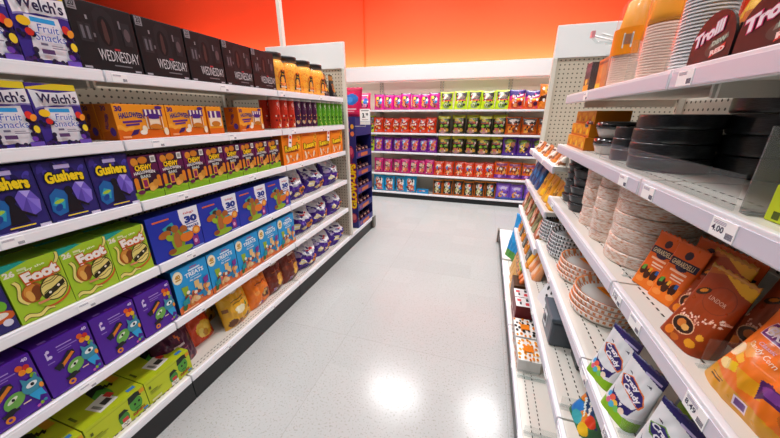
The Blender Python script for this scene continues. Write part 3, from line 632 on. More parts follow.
yt=[('r',.5,.2,.98,.24,'#a8b81a'),('e',.60,.52,.13,.26,'#4f9a34'),('p',[(.48,.6),(.5,.82),(.64,.9),(.74,.78),(.72,.6),(.62,.7)],'#1a2416'),('p',[(.33,.10),(.66,.16),(.60,.52),(.28,.44)],'#e4e2dc'),('p',[(.36,.16),(.42,.17),(.38,.38),(.33,.37)],'#8a8880'),('p',[(.46,.20),(.60,.23),(.58,.36),(.44,.33)],'#3f3d3a'),('p',[(.60,.30),(.70,.32),(.67,.48),(.57,.46)],'#c83a30'),('r',.84,.62,.97,.9,'#d89a1c'),('p',wave(.66,.7,.84,.6,.04,amp=.03,fr=3),'#201c0c'),('r',.06,.3,.1,.5,'#5a6410'),('r',.78,.08,.92,.16,'#3a7ac0')]
k12=carton('lime_treat_carton',.226,.124,.225,'#bccb22',ya,side='#9aa81a',top='#b4c21f',topart=yt)
for i,y in enumerate((.417,.647,.876)): left(k12,y,.15,[ 'yellow green treat carton at the near corner of the bottom left deck','middle yellow green treat carton with a white sticker on its lid','yellow green treat carton beside the maroon popcorn bag'][i],'yellow green treat cartons',x=-1.338)
for i,y in enumerate((.42,.655,.885)): left(k12,y,.15,f'yellow green treat carton behind the {fl[i]} front one on the bottom deck','yellow green treat cartons',x=-1.338-.232) if i else None
mk=lambda base,arts,seed: pouch('popcorn_bag',.228,.285,.13,base,arts,style='pillow',nu=44,nv=48,wr=.012,seal=base,seed=seed)
k=mk('#4a0f34',scatter(18,21,['#b8481a','#8a2a28','#d8641c','#6a1a30'],u=(.0,1),v=(.82,1.0),r=(.04,.09))+scatter(14,22,['#b8481a','#8a2a28','#c85a1c'],u=(.0,1),v=(.0,.14),r=(.04,.08))+[('e',.5,.66,.03,.04,'#d8641c'),('e',.55,.6,.03,.05,'#d8641c'),('r',.36,.44,.66,.48,'#d8c8cc'),('r',.3,.36,.72,.37,'#8a4a60')],31)
left(k,.985,.15,'maroon bag with orange leaves beside the yellow green carton','popcorn and cookie bags',x=-1.36,lean=-.3,roll=.08)
k=mk('#d8481a',[('e',.62,.30,.26,.18,'#f0c038'),('e',.5,.24,.1,.09,'#f8dc70'),('e',.7,.34,.1,.09,'#f4d058'),('e',.62,.22,.09,.07,'#c88a1c'),('r',.3,.62,.55,.69,'#e8d8cc'),('e',.2,.85,.12,.06,'#b8341a'),('e',.8,.9,.12,.06,'#b8341a')],32)
left(k,1.165,.15,'red orange popcorn bag slumped between the maroon and yellow bags','popcorn and cookie bags',x=-1.42,lean=-.42,roll=.12)
ky=mk('#dca21c',[('r',.42,.80,.64,.86,'#f0ead8'),('r',.25,.62,.75,.64,'#7a5a10'),('r',.3,.57,.7,.59,'#7a5a10'),('e',.5,.38,.16,.10,'#f0e4b8'),('e',.4,.42,.08,.06,'#f8f0d0'),('e',.72,.44,.06,.05,'#4a7a2a'),('e',.2,.16,.13,.09,'#6a3a12'),('e',.42,.10,.1,.07,'#8a5218'),('e',.7,.14,.1,.06,'#6a3a12'),('e',.08,.5,.06,.05,'#8a5218'),('e',.85,.3,.06,.06,'#8a5218')],33)
left(ky,1.39,.15,'golden yellow cookie bag standing at the front of the bottom left deck','popcorn and cookie bags',x=-1.335,lean=-.14,roll=-.05)
left(ky,1.285,.15,'golden yellow cookie bag leaning in the shade behind the front yellow one','popcorn and cookie bags',x=-1.53,lean=-.3)
k=mk('#e8791a',[('r',.42,.80,.64,.85,'#f0ead8'),('r',.3,.62,.72,.64,'#8a3a0c'),('e',.66,.30,.2,.12,'#7a3a14'),('e',.62,.32,.12,.08,'#d8a850'),('e',.72,.26,.08,.06,'#4a2410'),('e',.35,.12,.05,.05,'#f4f0e8'),('e',.45,.1,.05,.04,'#8a5ab0'),('e',.3,.42,.1,.06,'#f09a3a')],34)
left(k,1.60,.15,'bright orange cookie bag between the yellow bag and the brown bags','popcorn and cookie bags',x=-1.34,lean=-.12,roll=-.06)
kbr=mk('#6f2612',[('e',.62,.34,.2,.16,'#d89a30'),('e',.55,.26,.12,.08,'#f0bc50'),('e',.72,.42,.08,.07,'#b87418'),('r',.4,.78,.7,.82,'#e8d8c8'),('r',.3,.6,.74,.62,'#b8602a'),('e',.3,.14,.06,.05,'#a080b0'),('e',.4,.12,.05,.04,'#e0c8a0'),('e',.15,.5,.1,.06,'#8a3a1c')],35)
left(kbr,1.785,.15,'dark brown bag with golden pieces next to the bright orange bag','popcorn and cookie bags',x=-1.345,lean=-.14,roll=-.05)
left(kbr,1.975,.15,'dark brown bag with golden pieces next to the purple candy bags','popcorn and cookie bags',x=-1.335,lean=-.1,roll=-.07)
# --- tall endcap display
d=tag(thing('candy_display',(-1.314,3.21,.1458),LEFT),'tall dark blue cardboard candy display with five trays on the left endcap','display')
W_=.46; DP=.30; HD=1.235
mb=MB(); mt=MB(); mb.box(-W_/2,-W_/2+.008,0,DP,0,HD,M('#23246c'))
mb.box(W_/2-.008,W_/2,0,DP,0,HD,M('#23246c')); mb.box(-W_/2+.0085,W_/2-.0085,DP-.008,DP,0,HD,M('#1c1c58')); mb.box(-W_/2+.0085,W_/2-.0085,0,DP-.0085,HD-.008,HD,M('#1c1c58')); mb.box(-W_/2+.0085,W_/2-.0085,0,.006,1.04,HD-.0085,M('#2c2a74'))
mb.build('case',d)
ms=MB(); ss=[('e',.72,.95,.06,.018,'#8a4a9c'),('e',.88,.92,.06,.02,'#e0a030'),('e',.72,.89,.06,.02,'#c85a8a'),('e',.88,.86,.07,.02,'#e87a48'),('e',.78,.70,.14,.06,'#a02a58'),('e',.80,.715,.08,.03,'#d85a78'),('e',.76,.64,.08,.03,'#7a1a48'),('e',.8,.10,.16,.05,'#8a2a50'),('e',.82,.11,.09,.03,'#c86a70')]
decal(ms,mt,ss+[('t','GLOW-UPS',.84,.40,1.70,.060,'#f4d020',{'rot':90,'bold':.05,'line':'#c8341c','lw':.07})],DP,HD,lambda x,y,e:(-W_/2-e,DP-x,y))
ms.build('side_print',d); mt.build('lettering',d)
cand=MB()
for i in range(5):
    z=.03+i*.20
    mb=MB(); mb.box(-W_/2+.009,W_/2-.009,.0,.006,z-.028,z+.045,M('#2a2a78')); mb.box(-W_/2+.009,W_/2-.009,.0065,DP-.009,z-.008,z,M('#1f1f5c'))
    mb.add([(-.1,-.0005,z-.015),(.1,-.0005,z-.015),(.1,-.0005,z+.025),(-.1,-.0005,z+.025)],[(0,1,2,3)],M('#c86a38')); mb.add([(-.18,-.0005,z-.01),(-.12,-.0005,z-.01),(-.12,-.0005,z+.03),(-.18,-.0005,z+.03)],[(0,1,2,3)],M('#8a3a70'))
    mb.build('tray',d)
kc=pouch('candy_pack',.10,.085,.04,'#3a1c2c',[('e',.5,.5,.35,.3,'#5a2a40'),('e',.4,.4,.14,.14,'#8a5a60'),('r',.2,.7,.8,.82,'#c8a080'),('e',.7,.3,.12,.1,'#c87a48')],nu=10,nv=10)
for i in range(5):
    for j in range(4):
        p=-W_/2+.07+j*.107
        kc.put((-1.314-.012,3.21+p,.146+.0312+i*.20),LEFT,f'{ORD[j]} dark candy pack from the near side in the {["bottom","second lowest","middle","second highest","top"][i]} display tray','dark candy packs in the display trays',lean=-.2)
        kc.put((-1.314-.10,3.21+p-.0,.146+.0312+i*.20),LEFT,f'dark candy pack behind the {ORD[j]} front pack in the {["bottom","second lowest","middle","second highest","top"][i]} display tray','dark candy packs in the display trays',lean=-.2,sc=(1,1,1.25))
mb=MB(); mb.box(-.055,.055,0,.003,0,.12,M('#f2f2f0')); mt=MB()
decal(mb,mt,[('r',.12,.82,.88,.9,'#8a8a8a'),('t','3.',.38,.48,.3,.4,'#1c1c20',{'bold':.05}),('t','99',.7,.56,.26,.22,'#1c1c20',{'bold':.04}),('r',.2,.12,.8,.18,'#a8a8a8')],.11,.12,lambda x,y,e:(x-.055,-e,y))
o=mb.build('price_sign'); mt.build('lettering',o); o.location=(-1.195,2.965,1.335); tag(o,'white price sign standing out from the top of the blue candy display','sign')
mb=MB(); mb.box(-.055,.055,.0,.003,0,.03,M('#d8d8d4')); mb.box(-.003,.003,.0035,.006,-.02,.03,M('#b0b0b0','metal')); mb.box(-.118,.003,.0065,.01,-.02,-.012,M('#b0b0b0','metal'))
o2=mb.build('sign_holder',o); o2.location=(0,.0,-.032)
kk=pouch('candy_bag',.30,.27,.05,'#c4164e',[('e',.62,.62,.26,.2,'#1c6ab8'),('e',.55,.62,.12,.1,'#3a8ad8'),('r',.4,.24,.8,.30,'#f0d0dc'),('r',.4,.16,.7,.20,'#e8a8c0'),('r',0,.93,1,1,'#a00e3c')],nu=24,nv=24,wr=.004,seal='#c4164e')
o=kk.put((-1.405,3.03,1.382),.1,'tall crimson candy bag with a blue oval on top of the blue display','candy bags at the end of the left shelving',lean=-.04)
# ================================================================== RIGHT SIDE
def right(k, y, x, z, label, group, turn=0, **kw): return k.put((x,y,z+.0006), RIGHT+turn, label, group, **kw)
# --- cup packs on the top shelf
def cups(n, r0, c1, c2, topcol, stripes):
    r=thing('cup_pack'); mb=MB(); prof=[(.001,.002)]; z=.004; dz=.0066
    prof.append((r0*.97,z))
    for k in range(n): prof += [(r0,z+.001),(r0,z+.0038),(r0*.93,z+.0044),(r0*.93,z+dz-.0005)]; z+=dz
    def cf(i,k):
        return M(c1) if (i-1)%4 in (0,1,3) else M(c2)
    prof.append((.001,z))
    mb.lathe(prof,M(c1),n=28,colf=cf,sm=False); mb.build('stacked_cups',r)
    mb=MB(); mb.lathe([(r0*.985,z+.0005),(r0*.97,z+.02),(r0*.72,z+.115),(r0*.66,z+.118),(.001,z+.118)],M(topcol),n=28); mb.build('top_cup',r)
    mb=MB(); H_=z+.16; n_=28; pf=[(r0*1.10,0),(r0*1.12,.01),(r0*1.1,H_*.35),(r0*1.08,H_*.6),(r0*1.0,H_*.8),(r0*.55,H_*.93),(r0*.5,H_)]
    rr=random.Random(n); o0=len(mb.v)
    mb.lathe(pf,FILM,n=n_)
    mb.v=[(x*(1+.06*noise.noise(Vector((x*40,y*40,zz*22)))),y*(1+.06*noise.noise(Vector((x*40+5,y*40,zz*22)))),zz) for x,y,zz in mb.v]
    mb.build('plastic_bag',r)
    return r,z
def barcode(r, r0, z, col='#e88a14'):
    mb=MB(); R=r0*1.13; n=10; a0=-.9; a1=.75
    vs=[]
    for k in range(n+1):
        a=a0+(a1-a0)*k/n; vs += [(R*math.sin(a),-R*math.cos(a),z),(R*math.sin(a),-R*math.cos(a),z+.075)]
    mb.add(vs,[(2*k,2*k+2,2*k+3,2*k+1) for k in range(n)],M(col))
    for i,(a,b,zz,h,c) in enumerate([(-.02,.42,z+.018,.042,'#e8e6e2')]+[(.02+.05*k,.045+.05*k,z+.028,.028,'#6a6a70') for k in range(8)]):
        q=R+.0006+.0004*(i>0); mb.add([(q*math.sin(a),-q*math.cos(a),zz),(q*math.sin(b),-q*math.cos(b),zz),(q*math.sin(b),-q*math.cos(b),zz+h),(q*math.sin(a),-q*math.cos(a),zz+h)],[(0,1,2,3)],M(c))
    mb.build('sticker',r)
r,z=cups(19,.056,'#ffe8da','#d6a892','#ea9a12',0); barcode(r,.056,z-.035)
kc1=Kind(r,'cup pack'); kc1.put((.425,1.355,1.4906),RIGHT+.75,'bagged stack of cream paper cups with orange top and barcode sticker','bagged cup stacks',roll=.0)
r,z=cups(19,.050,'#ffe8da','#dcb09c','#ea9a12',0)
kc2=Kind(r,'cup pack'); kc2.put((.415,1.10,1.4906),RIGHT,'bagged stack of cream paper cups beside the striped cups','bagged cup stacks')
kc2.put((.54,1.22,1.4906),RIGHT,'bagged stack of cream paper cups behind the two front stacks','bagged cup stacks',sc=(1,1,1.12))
r,z=cups(21,.046,'#eeeef0','#1c1c24','#e0951a',0)
kc3=Kind(r,'cup pack'); kc3.put((.418,.935,1.4906),RIGHT,'bagged stack of black and white striped cups beside the dark cut card trays','bagged cup stacks')
kc3.put((.54,.90,1.4906),RIGHT,'bagged stack of black and white striped cups behind the front striped stack','bagged cup stacks',sc=(1,1,1.15))
# --- dark gummy trays with arched fronts
def tray(w):
    r=thing('gummy_tray'); mb=MB(); mt=MB(); hz=.085; pts=[(-w/2,0),(w/2,0),(w/2,hz*.40)]+[(w/2*math.cos(t)*1.0, hz*.40+hz*.62*math.sin(t)) for t in [PI*k/16 for k in range(1,16)]]+[(-w/2,hz*.40)]
    n=len(pts); vs=[(x,0,z) for x,z in pts]+[(x,.004,z) for x,z in pts]
    mb.add(vs,[tuple(range(n)),tuple(range(2*n-1,n-1,-1))]+[(k,k+n,(k+1)%n+n,(k+1)%n) for k in range(n)],M('#120b0e'))
    mb.build('front_flap',r)
    mb=MB(); mb.box(-w/2,w/2,.0045,.16,0,.004,M('#241518')); mb.box(-w/2,-w/2+.004,.0045,.16,.0042,.055,M('#241518')); mb.box(w/2-.004,w/2,.0045,.16,.0042,.055,M('#241518')); mb.box(-w/2+.0042,w/2-.0042,.156,.16,.0042,.055,M('#241518')); mb.build('tray',r)
    ms=MB()
    art=[('e',.62,.28,.20,.14,'#2c3a34'),('p',[(.50,.30),(.88,.44),(.86,.54),(.52,.40)],'#5c7a70'),('p',[(.56,.12),(.88,.26),(.86,.36),(.58,.22)],'#c8342c'),('t','DEW',.70,.42,.30,.10,'#9fc4b4',{'bold':.05,'rot':8}),('t','RED',.72,.24,.30,.10,'#f0d0c8',{'bold':.05,'rot':8}),('t','Trolli',.40,.62,.66,.26,'#eadfe8',{'bold':.05,'rot':14,'shear':.25,'line':'#c22a6a','lw':.05})]
    decal(ms,mt,art,w,hz,lambda x,y,e:(x-w/2,-e,y)); ms.build('flap_print',r); mt.build('lettering',r)
    return Kind(r,'tray')
kt=tray(.125)
right(kt,.80-.005,.372,1.49,'dark arched gummy tray next to the striped cup stacks','dark arched gummy trays') 
kt2=tray(.15); right(kt2,.648,.372,1.49,'dark arched gummy tray nearest on the top right shelf','dark arched gummy trays')
kt2.put((.372,.493,1.4906),RIGHT,'dark arched gummy tray at the near edge, mostly out of frame','dark arched gummy trays')
kgb=pouch('gummy_bag',.10,.17,.05,'#e08a14',[('e',.5,.6,.4,.25,'#f0b818'),('e',.4,.3,.3,.2,'#c86a10'),('r',0,.85,1,1,'#e8c020')],style='stand',nu=16,nv=18,wr=.006,seal='#e8c020',seed=6)
for i,y in enumerate((.80,.695,.60,.50)): kgb.put((.40,y,1.4952),RIGHT,['golden gummy bag in the arched tray beside the striped cups','golden gummy bag at the far side of the middle arched tray','golden gummy bag at the near side of the middle arched tray','golden gummy bag in the nearest arched tray'][i],'golden gummy bags',lean=-.12)
# clear dividers on the top shelf
kd=MB(); kd.box(-.0015,.0015,0,.30,0,.115,CLEAR); kd=Kind(kd.build('clear_divider'),'divider')
kd.put((.375,1.44,1.4906),RIGHT,'clear upright divider left of the bagged cups on the top right shelf','clear shelf dividers')
kd.put((.375,1.20,1.4906),RIGHT,'clear upright divider between the two cream cup stacks','clear shelf dividers')
kd.put((.375,.725,1.4906),RIGHT,'clear upright divider between the dark arched trays','clear shelf dividers')
kd.put((.375,1.60,1.4906),RIGHT,'clear upright divider among the small boxed treats on the top right shelf','clear shelf dividers')
# small boxed treats at the far end of the top shelf
ksb=carton('treat_box',.085,.125,.05,'#2a1c30',[('r',0,0,1,.3,'#e8921a'),('p',[(0,.3),(.5,.45),(1,.3),(1,.5),(0,.5)],'#8a4a1c'),('r',.1,.7,.9,.86,'#5a3a50'),('e',.5,.4,.2,.1,'#f0c050')],side='#20141f')
ksc=carton('treat_box',.13,.115,.05,'#d8741c',[('r',0,0,.5,.26,'#f0b41c'),('e',.5,.6,.3,.2,'#e08a3a'),('r',.1,.84,.9,.92,'#8a3a10')],side='#b85a10')
right(ksb,1.745,.40,1.49,'dark boxed treat with orange foot at the far end of the top right shelf','small boxed treats')
right(ksb,1.66,.45,1.49,'dark boxed treat with orange foot, second from the far end of the top shelf','small boxed treats')
right(ksc,1.535,.40,1.49,'orange boxed treat behind the clear divider on the top right shelf','small boxed treats')
mb=MB()
for k in range(5): mb.box(-.10,.0,-.006+k*.0,.006,.0+k*.0,.006,CLEAR) if k==0 else None
mb.tube([(-.02,0,0),(-.14,0,.01),(-.16,0,.03)],.006,CLEAR); mb.tube([(-.05,.0,.02),(-.13,-.02,.04)],.004,WHITE); mb.tube([(-.04,.02,.01),(-.15,.04,.045)],.004,WHITE); mb.box(-.17,-.155,-.012,.012,.03,.055,M('#e8a0a8'))
o=mb.build('sign_clip'); o.location=(.56,1.84,1.70); tag(o,'clear plastic sign clip with a pink tip below the right panel header','clip')
mb=MB(); mb.box(-.004,.004,-.004,.004,-.21,0,CLEAR); o3=mb.build('clip_stem',o); 
# --- second shelf: black plate packs
BLK=speckle_mat('black_wrapped_paper','#16181c','#34373d',(70,70,420),.35,.75,.3)
def pack(r,h,mat,name='plate_pack',n=40,flute=0,cat='plate pack',taper=.0,dish='#c8c2b8'):
    mb=MB(); pr=[(r*.965,0),(r*.99,.002),(r,.006)]
    m=6
    for k in range(1,m): pr.append((r*(1+.005*(k%2))+taper*k/m,.006+(h-.010)*k/m))
    pr += [(r+taper,h-.003),(r*.99+taper,h),(r*.93+taper,h)]
    mb.lathe(pr,mat,n=n)
    o=mb.build(name)
    mb=MB(); mb.lathe([(r*.93+taper,h+.0002),(r*.75,h-.003),(.001,h-.003)],dish if not isinstance(dish,str) else M(dish,'gloss'),n=n); mb.build('top_plate',o)
    return Kind(o,cat)
def stack(k,n,h,x,y,z,lab,group,jit=.004):
    for i in range(n):
        w=['lowest','second lowest','third lowest','fourth lowest','fifth lowest','sixth lowest'][i] if i<n-1 else 'topmost'
        k.put((x+random.uniform(-jit,jit),y+random.uniform(-jit,jit),z+i*(h+.0008)+.0008),random.uniform(0,6),lab.format(w),group)
kb1=pack(.094,.0345,BLK,dish='#3a3430')
stack(kb1,4,.0345,.478,1.07,1.262,'{} black plate pack of the big front stack on the second right shelf','black plate packs')
kb2=pack(.115,.047,BLK,dish='#2a2826')
stack(kb2,4,.047,.66,1.0,1.262,'{} large black plate pack in the wide stack behind the front stack','black plate packs',.003)
stack(kb2,4,.047,.65,.66,1.262,'{} large black plate pack in the wide stack at the near right edge','black plate packs',.003)
kb3=pack(.058,.034,BLK,dish='#2c2a2a')
stack(kb3,3,.034,.452,1.255,1.262,'{} small black plate pack left of the big front stack','black plate packs')
stack(kb3,3,.034,.60,1.30,1.262,'{} small black plate pack in the back stack by the food containers','black plate packs')
pt=kb2.put((.60,1.30,1.367),.3,'wide black plate pack lying tilted on the small back stack','black plate packs',lean=.05,sc=(.75,.75,.7))
def tub():
    mb=MB(); mb.lathe([(.05,0),(.055,.004),(.066,.03),(.067,.032)],M('#cfcac4','gloss'),n=24); o=mb.build('food_container')
    mb=MB(); mb.lathe([(.069,.0325),(.070,.044),(.066,.055),(.05,.058),(.001,.058)],M('#1b1c20','gloss'),n=24); mb.build('lid',o); return Kind(o,'container')
ktb=tub()
for i,(x,y) in enumerate(((.455,1.43),(.455,1.585),(.61,1.52))):
    for j in range(2): ktb.put((x,y,1.263+j*.0585),0,f'{["lower","upper"][j]} black lidded container of the {["near","far","rear"][i]} pair by the orange boxes','black lidded containers')
kob=carton('orange_box',.098,.051,.12,'#e08a10',[('r',.0,.0,1,.14,'#c86a0c'),('p',[(0,.5),(.6,.7),(.6,.9),(0,.9)],'#eba62a'),('e',.70,.42,.13,.25,'#f0c81c'),('e',.3,.3,.14,.1,'#a8641c')],side='#c8740c',top='#d8820f',cat='box')
for c in range(3):
    for rI in range(3): right(kob,1.775-c*.10+ (.006 if rI==1 else 0),.385+.01*rI,1.262+rI*.0518,f'{["bottom","middle","top"][rI]} small orange box in the {["far","centre","near"][c]} column of the orange box stack','small orange boxes')
smoke=clear_mat('smoked_acrylic','#d0d0ce',.08,.14)
kgd2=MB(); kgd2.box(-.0015,.0015,0,.40,0,.125,smoke); kgd2.box(.0016,.02,0,.40,0,.003,smoke); kgd2=Kind(kgd2.build('smoked_divider'),'divider')
kgd2.put((.378,.598,1.2628),RIGHT-.12,'grey see-through divider standing near the lime item on the second right shelf')
mb=MB(); mb.box(-.33,.33,0,.002,0,.055,CLEAR); o=mb.build('clear_shelf_fence'); o.location=(.37,.93,1.2635); o.rotation_euler=(0,0,RIGHT); tag(o,'low clear plastic fence in front of the black plate packs','fence')
klm=carton('lime_snack_box',.12,.05,.15,'#b8cc20',[('r',.1,.08,.2,.3,'#4a5a10'),('t','r',.35,.3,.1,.3,'#2a3408')],cat='box')
right(klm,.508,.388,1.262,'lime green box at the right edge of the second right shelf',None)
# --- third shelf: patterned plate packs
PEACH=speckle_mat('peach_print_paper','#d08c60','#eaddd2',(60,60,330),.33,.55,.3)
kp1=pack(.104,.036,PEACH,dish='#e4d8d0')
stack(kp1,6,.036,.480,1.055,.99,'{} peach printed plate pack of the near peach stack','peach printed plate packs')
kp2=pack(.068,.036,PEACH,dish='#e4d8d0')
stack(kp2,6,.036,.445,1.225,.99,'{} peach printed plate pack of the middle peach stack','peach printed plate packs')
stack(kp2,6,.036,.452,1.40,.99,'{} peach printed plate pack of the far peach stack','peach printed plate packs')
kp3=pack(.095,.036,PEACH,dish='#e4d8d0')
stack(kp3,6,.036,.665,1.12,.99,'{} peach printed plate pack of the rear peach stack','peach printed plate packs')
kbb=pack(.050,.036,BLK,name='bowl_pack',cat='bowl pack',taper=.008,dish='#2a2826')
stack(kbb,5,.036,.440,1.60,.99,'{} black bowl pack of the near bowl stack on the third right shelf','black bowl packs')
stack(kbb,6,.036,.450,1.775,.99,'{} black bowl pack of the far bowl stack on the third right shelf','black bowl packs')
# gift chocolate pouches
gh=[('p',[(0,0),(1,0),(1,.30),(.7,.34),(.3,.26),(0,.3)],'#e8741c'),('e',.5,.86,.12,.07,'#3a2e38'),('p',[(.06,.76),(.96,.76),(.96,.64),(.06,.64)],'#1c1f3c'),('e',.52,.63,.2,.05,'#1c1f3c'),('r',.22,.54,.8,.57,'#f0c0a0'),('r',.36,.46,.8,.49,'#f0d0b8'),('r',.38,.415,.78,.44,'#f0d0b8'),
 ('e',.24,.30,.12,.09,'#3a1a10'),('e',.46,.26,.12,.10,'#43200f'),('e',.70,.27,.12,.10,'#3a1a10'),('p',[(.16,.38),(.28,.40),(.27,.30),(.16,.29)],'#5a9a3a'),('p',[(.44,.38),(.54,.38),(.53,.30),(.44,.30)],'#e0a42a'),('p',[(.70,.38),(.8,.38),(.79,.30),(.7,.30)],'#2a5a9a'),('e',.3,.12,.16,.05,'#f09040'),('e',.75,.14,.12,.05,'#f09040'),
 ('t','GHIRARDELLI',.51,.70,.74,.085,'#d8c8a0',{'bold':.02})]
kgh=pouch('chocolate_pouch',.078,.138,.036,'#d9601a',gh,style='stand',nu=70,nv=110,wr=.0015,seal='#d9601a',fin='foil',back='#8a3a10')
gp=[(.874,.408,'front orange chocolate pouch with dark blue name band beside the peach plates'),(.808,.418,'front orange chocolate pouch with dark blue name band beside the copper pouches'),(.85,.475,'orange chocolate pouch in the second row behind the one by the peach plates'),(.775,.490,'orange chocolate pouch in the second row behind the one by the copper pouches'),(.68,.545,'orange chocolate pouch at the back behind the copper pouches'),(.58,.56,'orange chocolate pouch at the back near the right frame edge')]
for y,x,l in gp: right(kgh,y,x,.99,l,'orange chocolate pouches',lean=-.20,turn=.30)
li=[('p',[(.30,1),(1,1),(1,.86),(.8,.88),(.5,.95)],'#d8a81a'),('p',[(.0,1),(.38,1),(.0,.9)],'#a85a14'),('e',.62,.70,.30,.17,'#7a2c10'),('e',.62,.70,.285,.16,'#93380f'),('e',.24,.70,.14,.05,'#2a1a10',20),('e',.24,.71,.08,.025,'#c87a1c',20)]
rr=random.Random(12)
for k in range(60):
    u=rr.random(); v=.50-.14*math.sin(u*3.0+.3)+.0+rr.uniform(-.06,.06); li.append(('e',u,v,.018,.013,rr.choice(['#e8b8a0','#d89880','#f0d0c0'])))
li+=[('e',.44,.24,.26,.11,'#e0b088'),('e',.44,.24,.24,.095,'#2a1610'),('e',.40,.25,.1,.05,'#c8742a'),('e',.52,.23,.08,.04,'#e0a85a'),('e',.3,.09,.1,.06,'#d8781c'),('e',.5,.06,.1,.04,'#b8601a'),('e',.8,.12,.1,.05,'#d8921c'),('e',.86,.24,.06,.04,'#e0a02a'),
 ('t','LINDOR',.62,.69,.36,.05,'#d8a890',{'bold':.0})]
kli=pouch('chocolate_pouch',.100,.150,.058,'#93380f',li,style='stand',nu=90,nv=120,wr=.0015,seal='#b8801a',fin='foil',back='#5a220c')
for y,x,l in ((.742,.430,'copper truffle pouch standing next to the orange pouches'),(.648,.378,'copper truffle pouch standing nearest the candy corn bag'),(.645,.475,'copper truffle pouch behind the two front copper pouches'),(.545,.485,'copper truffle pouch behind the candy corn bag'),(.44,.50,'copper truffle pouch at the right frame edge')): right(kli,y,x,.99,l,'copper truffle pouches',lean=-.20,turn=.12)
br=[('p',[(.0,.30),(.3,.22),(.7,.2),(1,.14),(1,0),(0,0)],'#d99a12'),('p',[(.14,.86),(.66,.86),(.66,.715),(.14,.715)],'#f0d8e4'),('p',[(.15,.855),(.65,.855),(.65,.72),(.15,.72)],'#6a1a78'),('e',.22,.80,.07,.04,'#f0d8b8'),
 ('p',[(.12,.58),(.30,.50),(.34,.56),(.2,.64)],'#e8a050'),('p',[(.08,.50),(.30,.42),(.32,.47),(.16,.56)],'#f0b840'),('e',.12,.50,.07,.07,'#f0d8b0'),('p',[(.1,.36),(.2,.30),(.34,.34),(.3,.42)],'#e8c020'),('p',[(.30,.40),(.52,.40),(.62,.30),(.44,.26)],'#e09a14'),('e',.18,.34,.08,.05,'#f0d890'),
 ('p',[(.50,.44),(.58,.46),(.86,.40),(.80,.34),(.62,.34),(.56,.28)],'#4a1a58'),('e',.64,.4,.1,.04,'#7a3a8a'),('e',.84,.30,.1,.07,'#c8641a'),('r',.44,.10,.56,.19,'#e8d8ec'),('r',.455,.112,.545,.178,'#6a3a88'),('r',.12,.19,.30,.2,'#4a2a10'),('r',.12,.165,.28,.175,'#4a2a10'),
 ('t',"BRACH'S",.40,.787,.44,.085,'#f0e4ee',{'bold':.02,}),('t','Candy Corn',.34,.60,.32,.06,'#f4e0c8',{'bold':.0,'rot':-6}),('t','Classic',.32,.665,.16,.035,'#e8b0c0',{'shear':.2})]
kbrc=pouch('candy_corn_bag',.19,.165,.085,'#e8741a',br,style='pillow',nu=130,nv=130,wr=.006,seal='#d86a14',fin='foil',seed=11)
right(kbrc,.478,.362,.99,'large glossy orange candy corn bag at the near end of the third right shelf',None,lean=-.42,turn=.12)
# acrylic feet under the gift pouches
kd2=MB(); kd2.box(-.001,.001,0,.2,0,.06,CLEAR); kd2.box(-.01,-.0012,0,.2,0,.002,CLEAR); kd2=Kind(kd2.build('clear_divider'),'divider')
kd2.put((.385,.575,.9906),RIGHT,'low clear divider between the copper pouches and the candy corn bag','low clear dividers')
kd2.put((.385,.920,.9906),RIGHT,'low clear divider between the peach plates and the orange pouches','low clear dividers')
# --- fourth shelf: platters
def platter(name,r,c1,c2,inner,h=.028,n=80):
    mb=MB()
    prof=[(r*.80,0),(r*.90,.004),(r*.96,h*.55),(r,h),(r*.985,h+.003),(r*.93,h+.002),(r*.84,h*.5),(r*.78,.0065),(.001,.006)]
    def cf(i,k):
        if i==2: return M(c1 if k%2 else c2,'wrap')
        if i in (0,1,3): return M(c2,'wrap')
        if i in (4,): return M(c1,'wrap')
        if i==5: return M(c1 if (k%4<2) else c2,'wrap')
        if i==6: return M(c1 if k%2 else inner,'wrap')
        return M(inner,'wrap')
    mb.lathe(prof,None,n=n,colf=cf,sy=1.0,sx=1.0)
    return mb.build(name)
def tagband(o,r,h,c1,c2,n):
    mb=MB(); a=math.radians(20)
    mb.box(-r*.5,r*.5,-.012,.012,h*.45,h*.45+.002,M(c1)); mb.box(-r*.4,r*.1,-.007,.006,h*.45+.0021,h*.45+.0026,M(c2)); mb.build('product_band',o)
op_=platter('serving_platter',.122,'#d98450','#ecdfd4','#e2ded9'); tagband(op_,.122,.022,'#eb9412','#c86a08',0)
kop=Kind(op_,'platter')
POS=['lowest','second','third','topmost']
for s,(x,y,nm) in enumerate(((.462,1.425,'far'),(.458,1.165,'near'))):
    for i in range(4): kop.put((x+.002*i,y-.004*i,.7345+i*.0205),RIGHT+.35,f'{POS[i]} orange patterned platter in the {nm} orange stack','orange patterned platters')
gp_=platter('serving_platter',.104,'#2e3036','#d4d6d8','#c4c8cc'); tagband(gp_,.104,.022,'#eb9412','#c86a08',0)
kgp=Kind(gp_,'platter')
P5=['lowest','second lowest','third lowest','fourth lowest','fifth lowest','topmost']
for s,(x,y,nm) in enumerate(((.440,1.665,'near'),(.432,1.885,'far'))):
    for i in range(6): kgp.put((x+.002*i,y,.7345+i*.0185),RIGHT+.2,f'{P5[i]} black and white patterned platter in the {nm} grey stack','black and white platters')
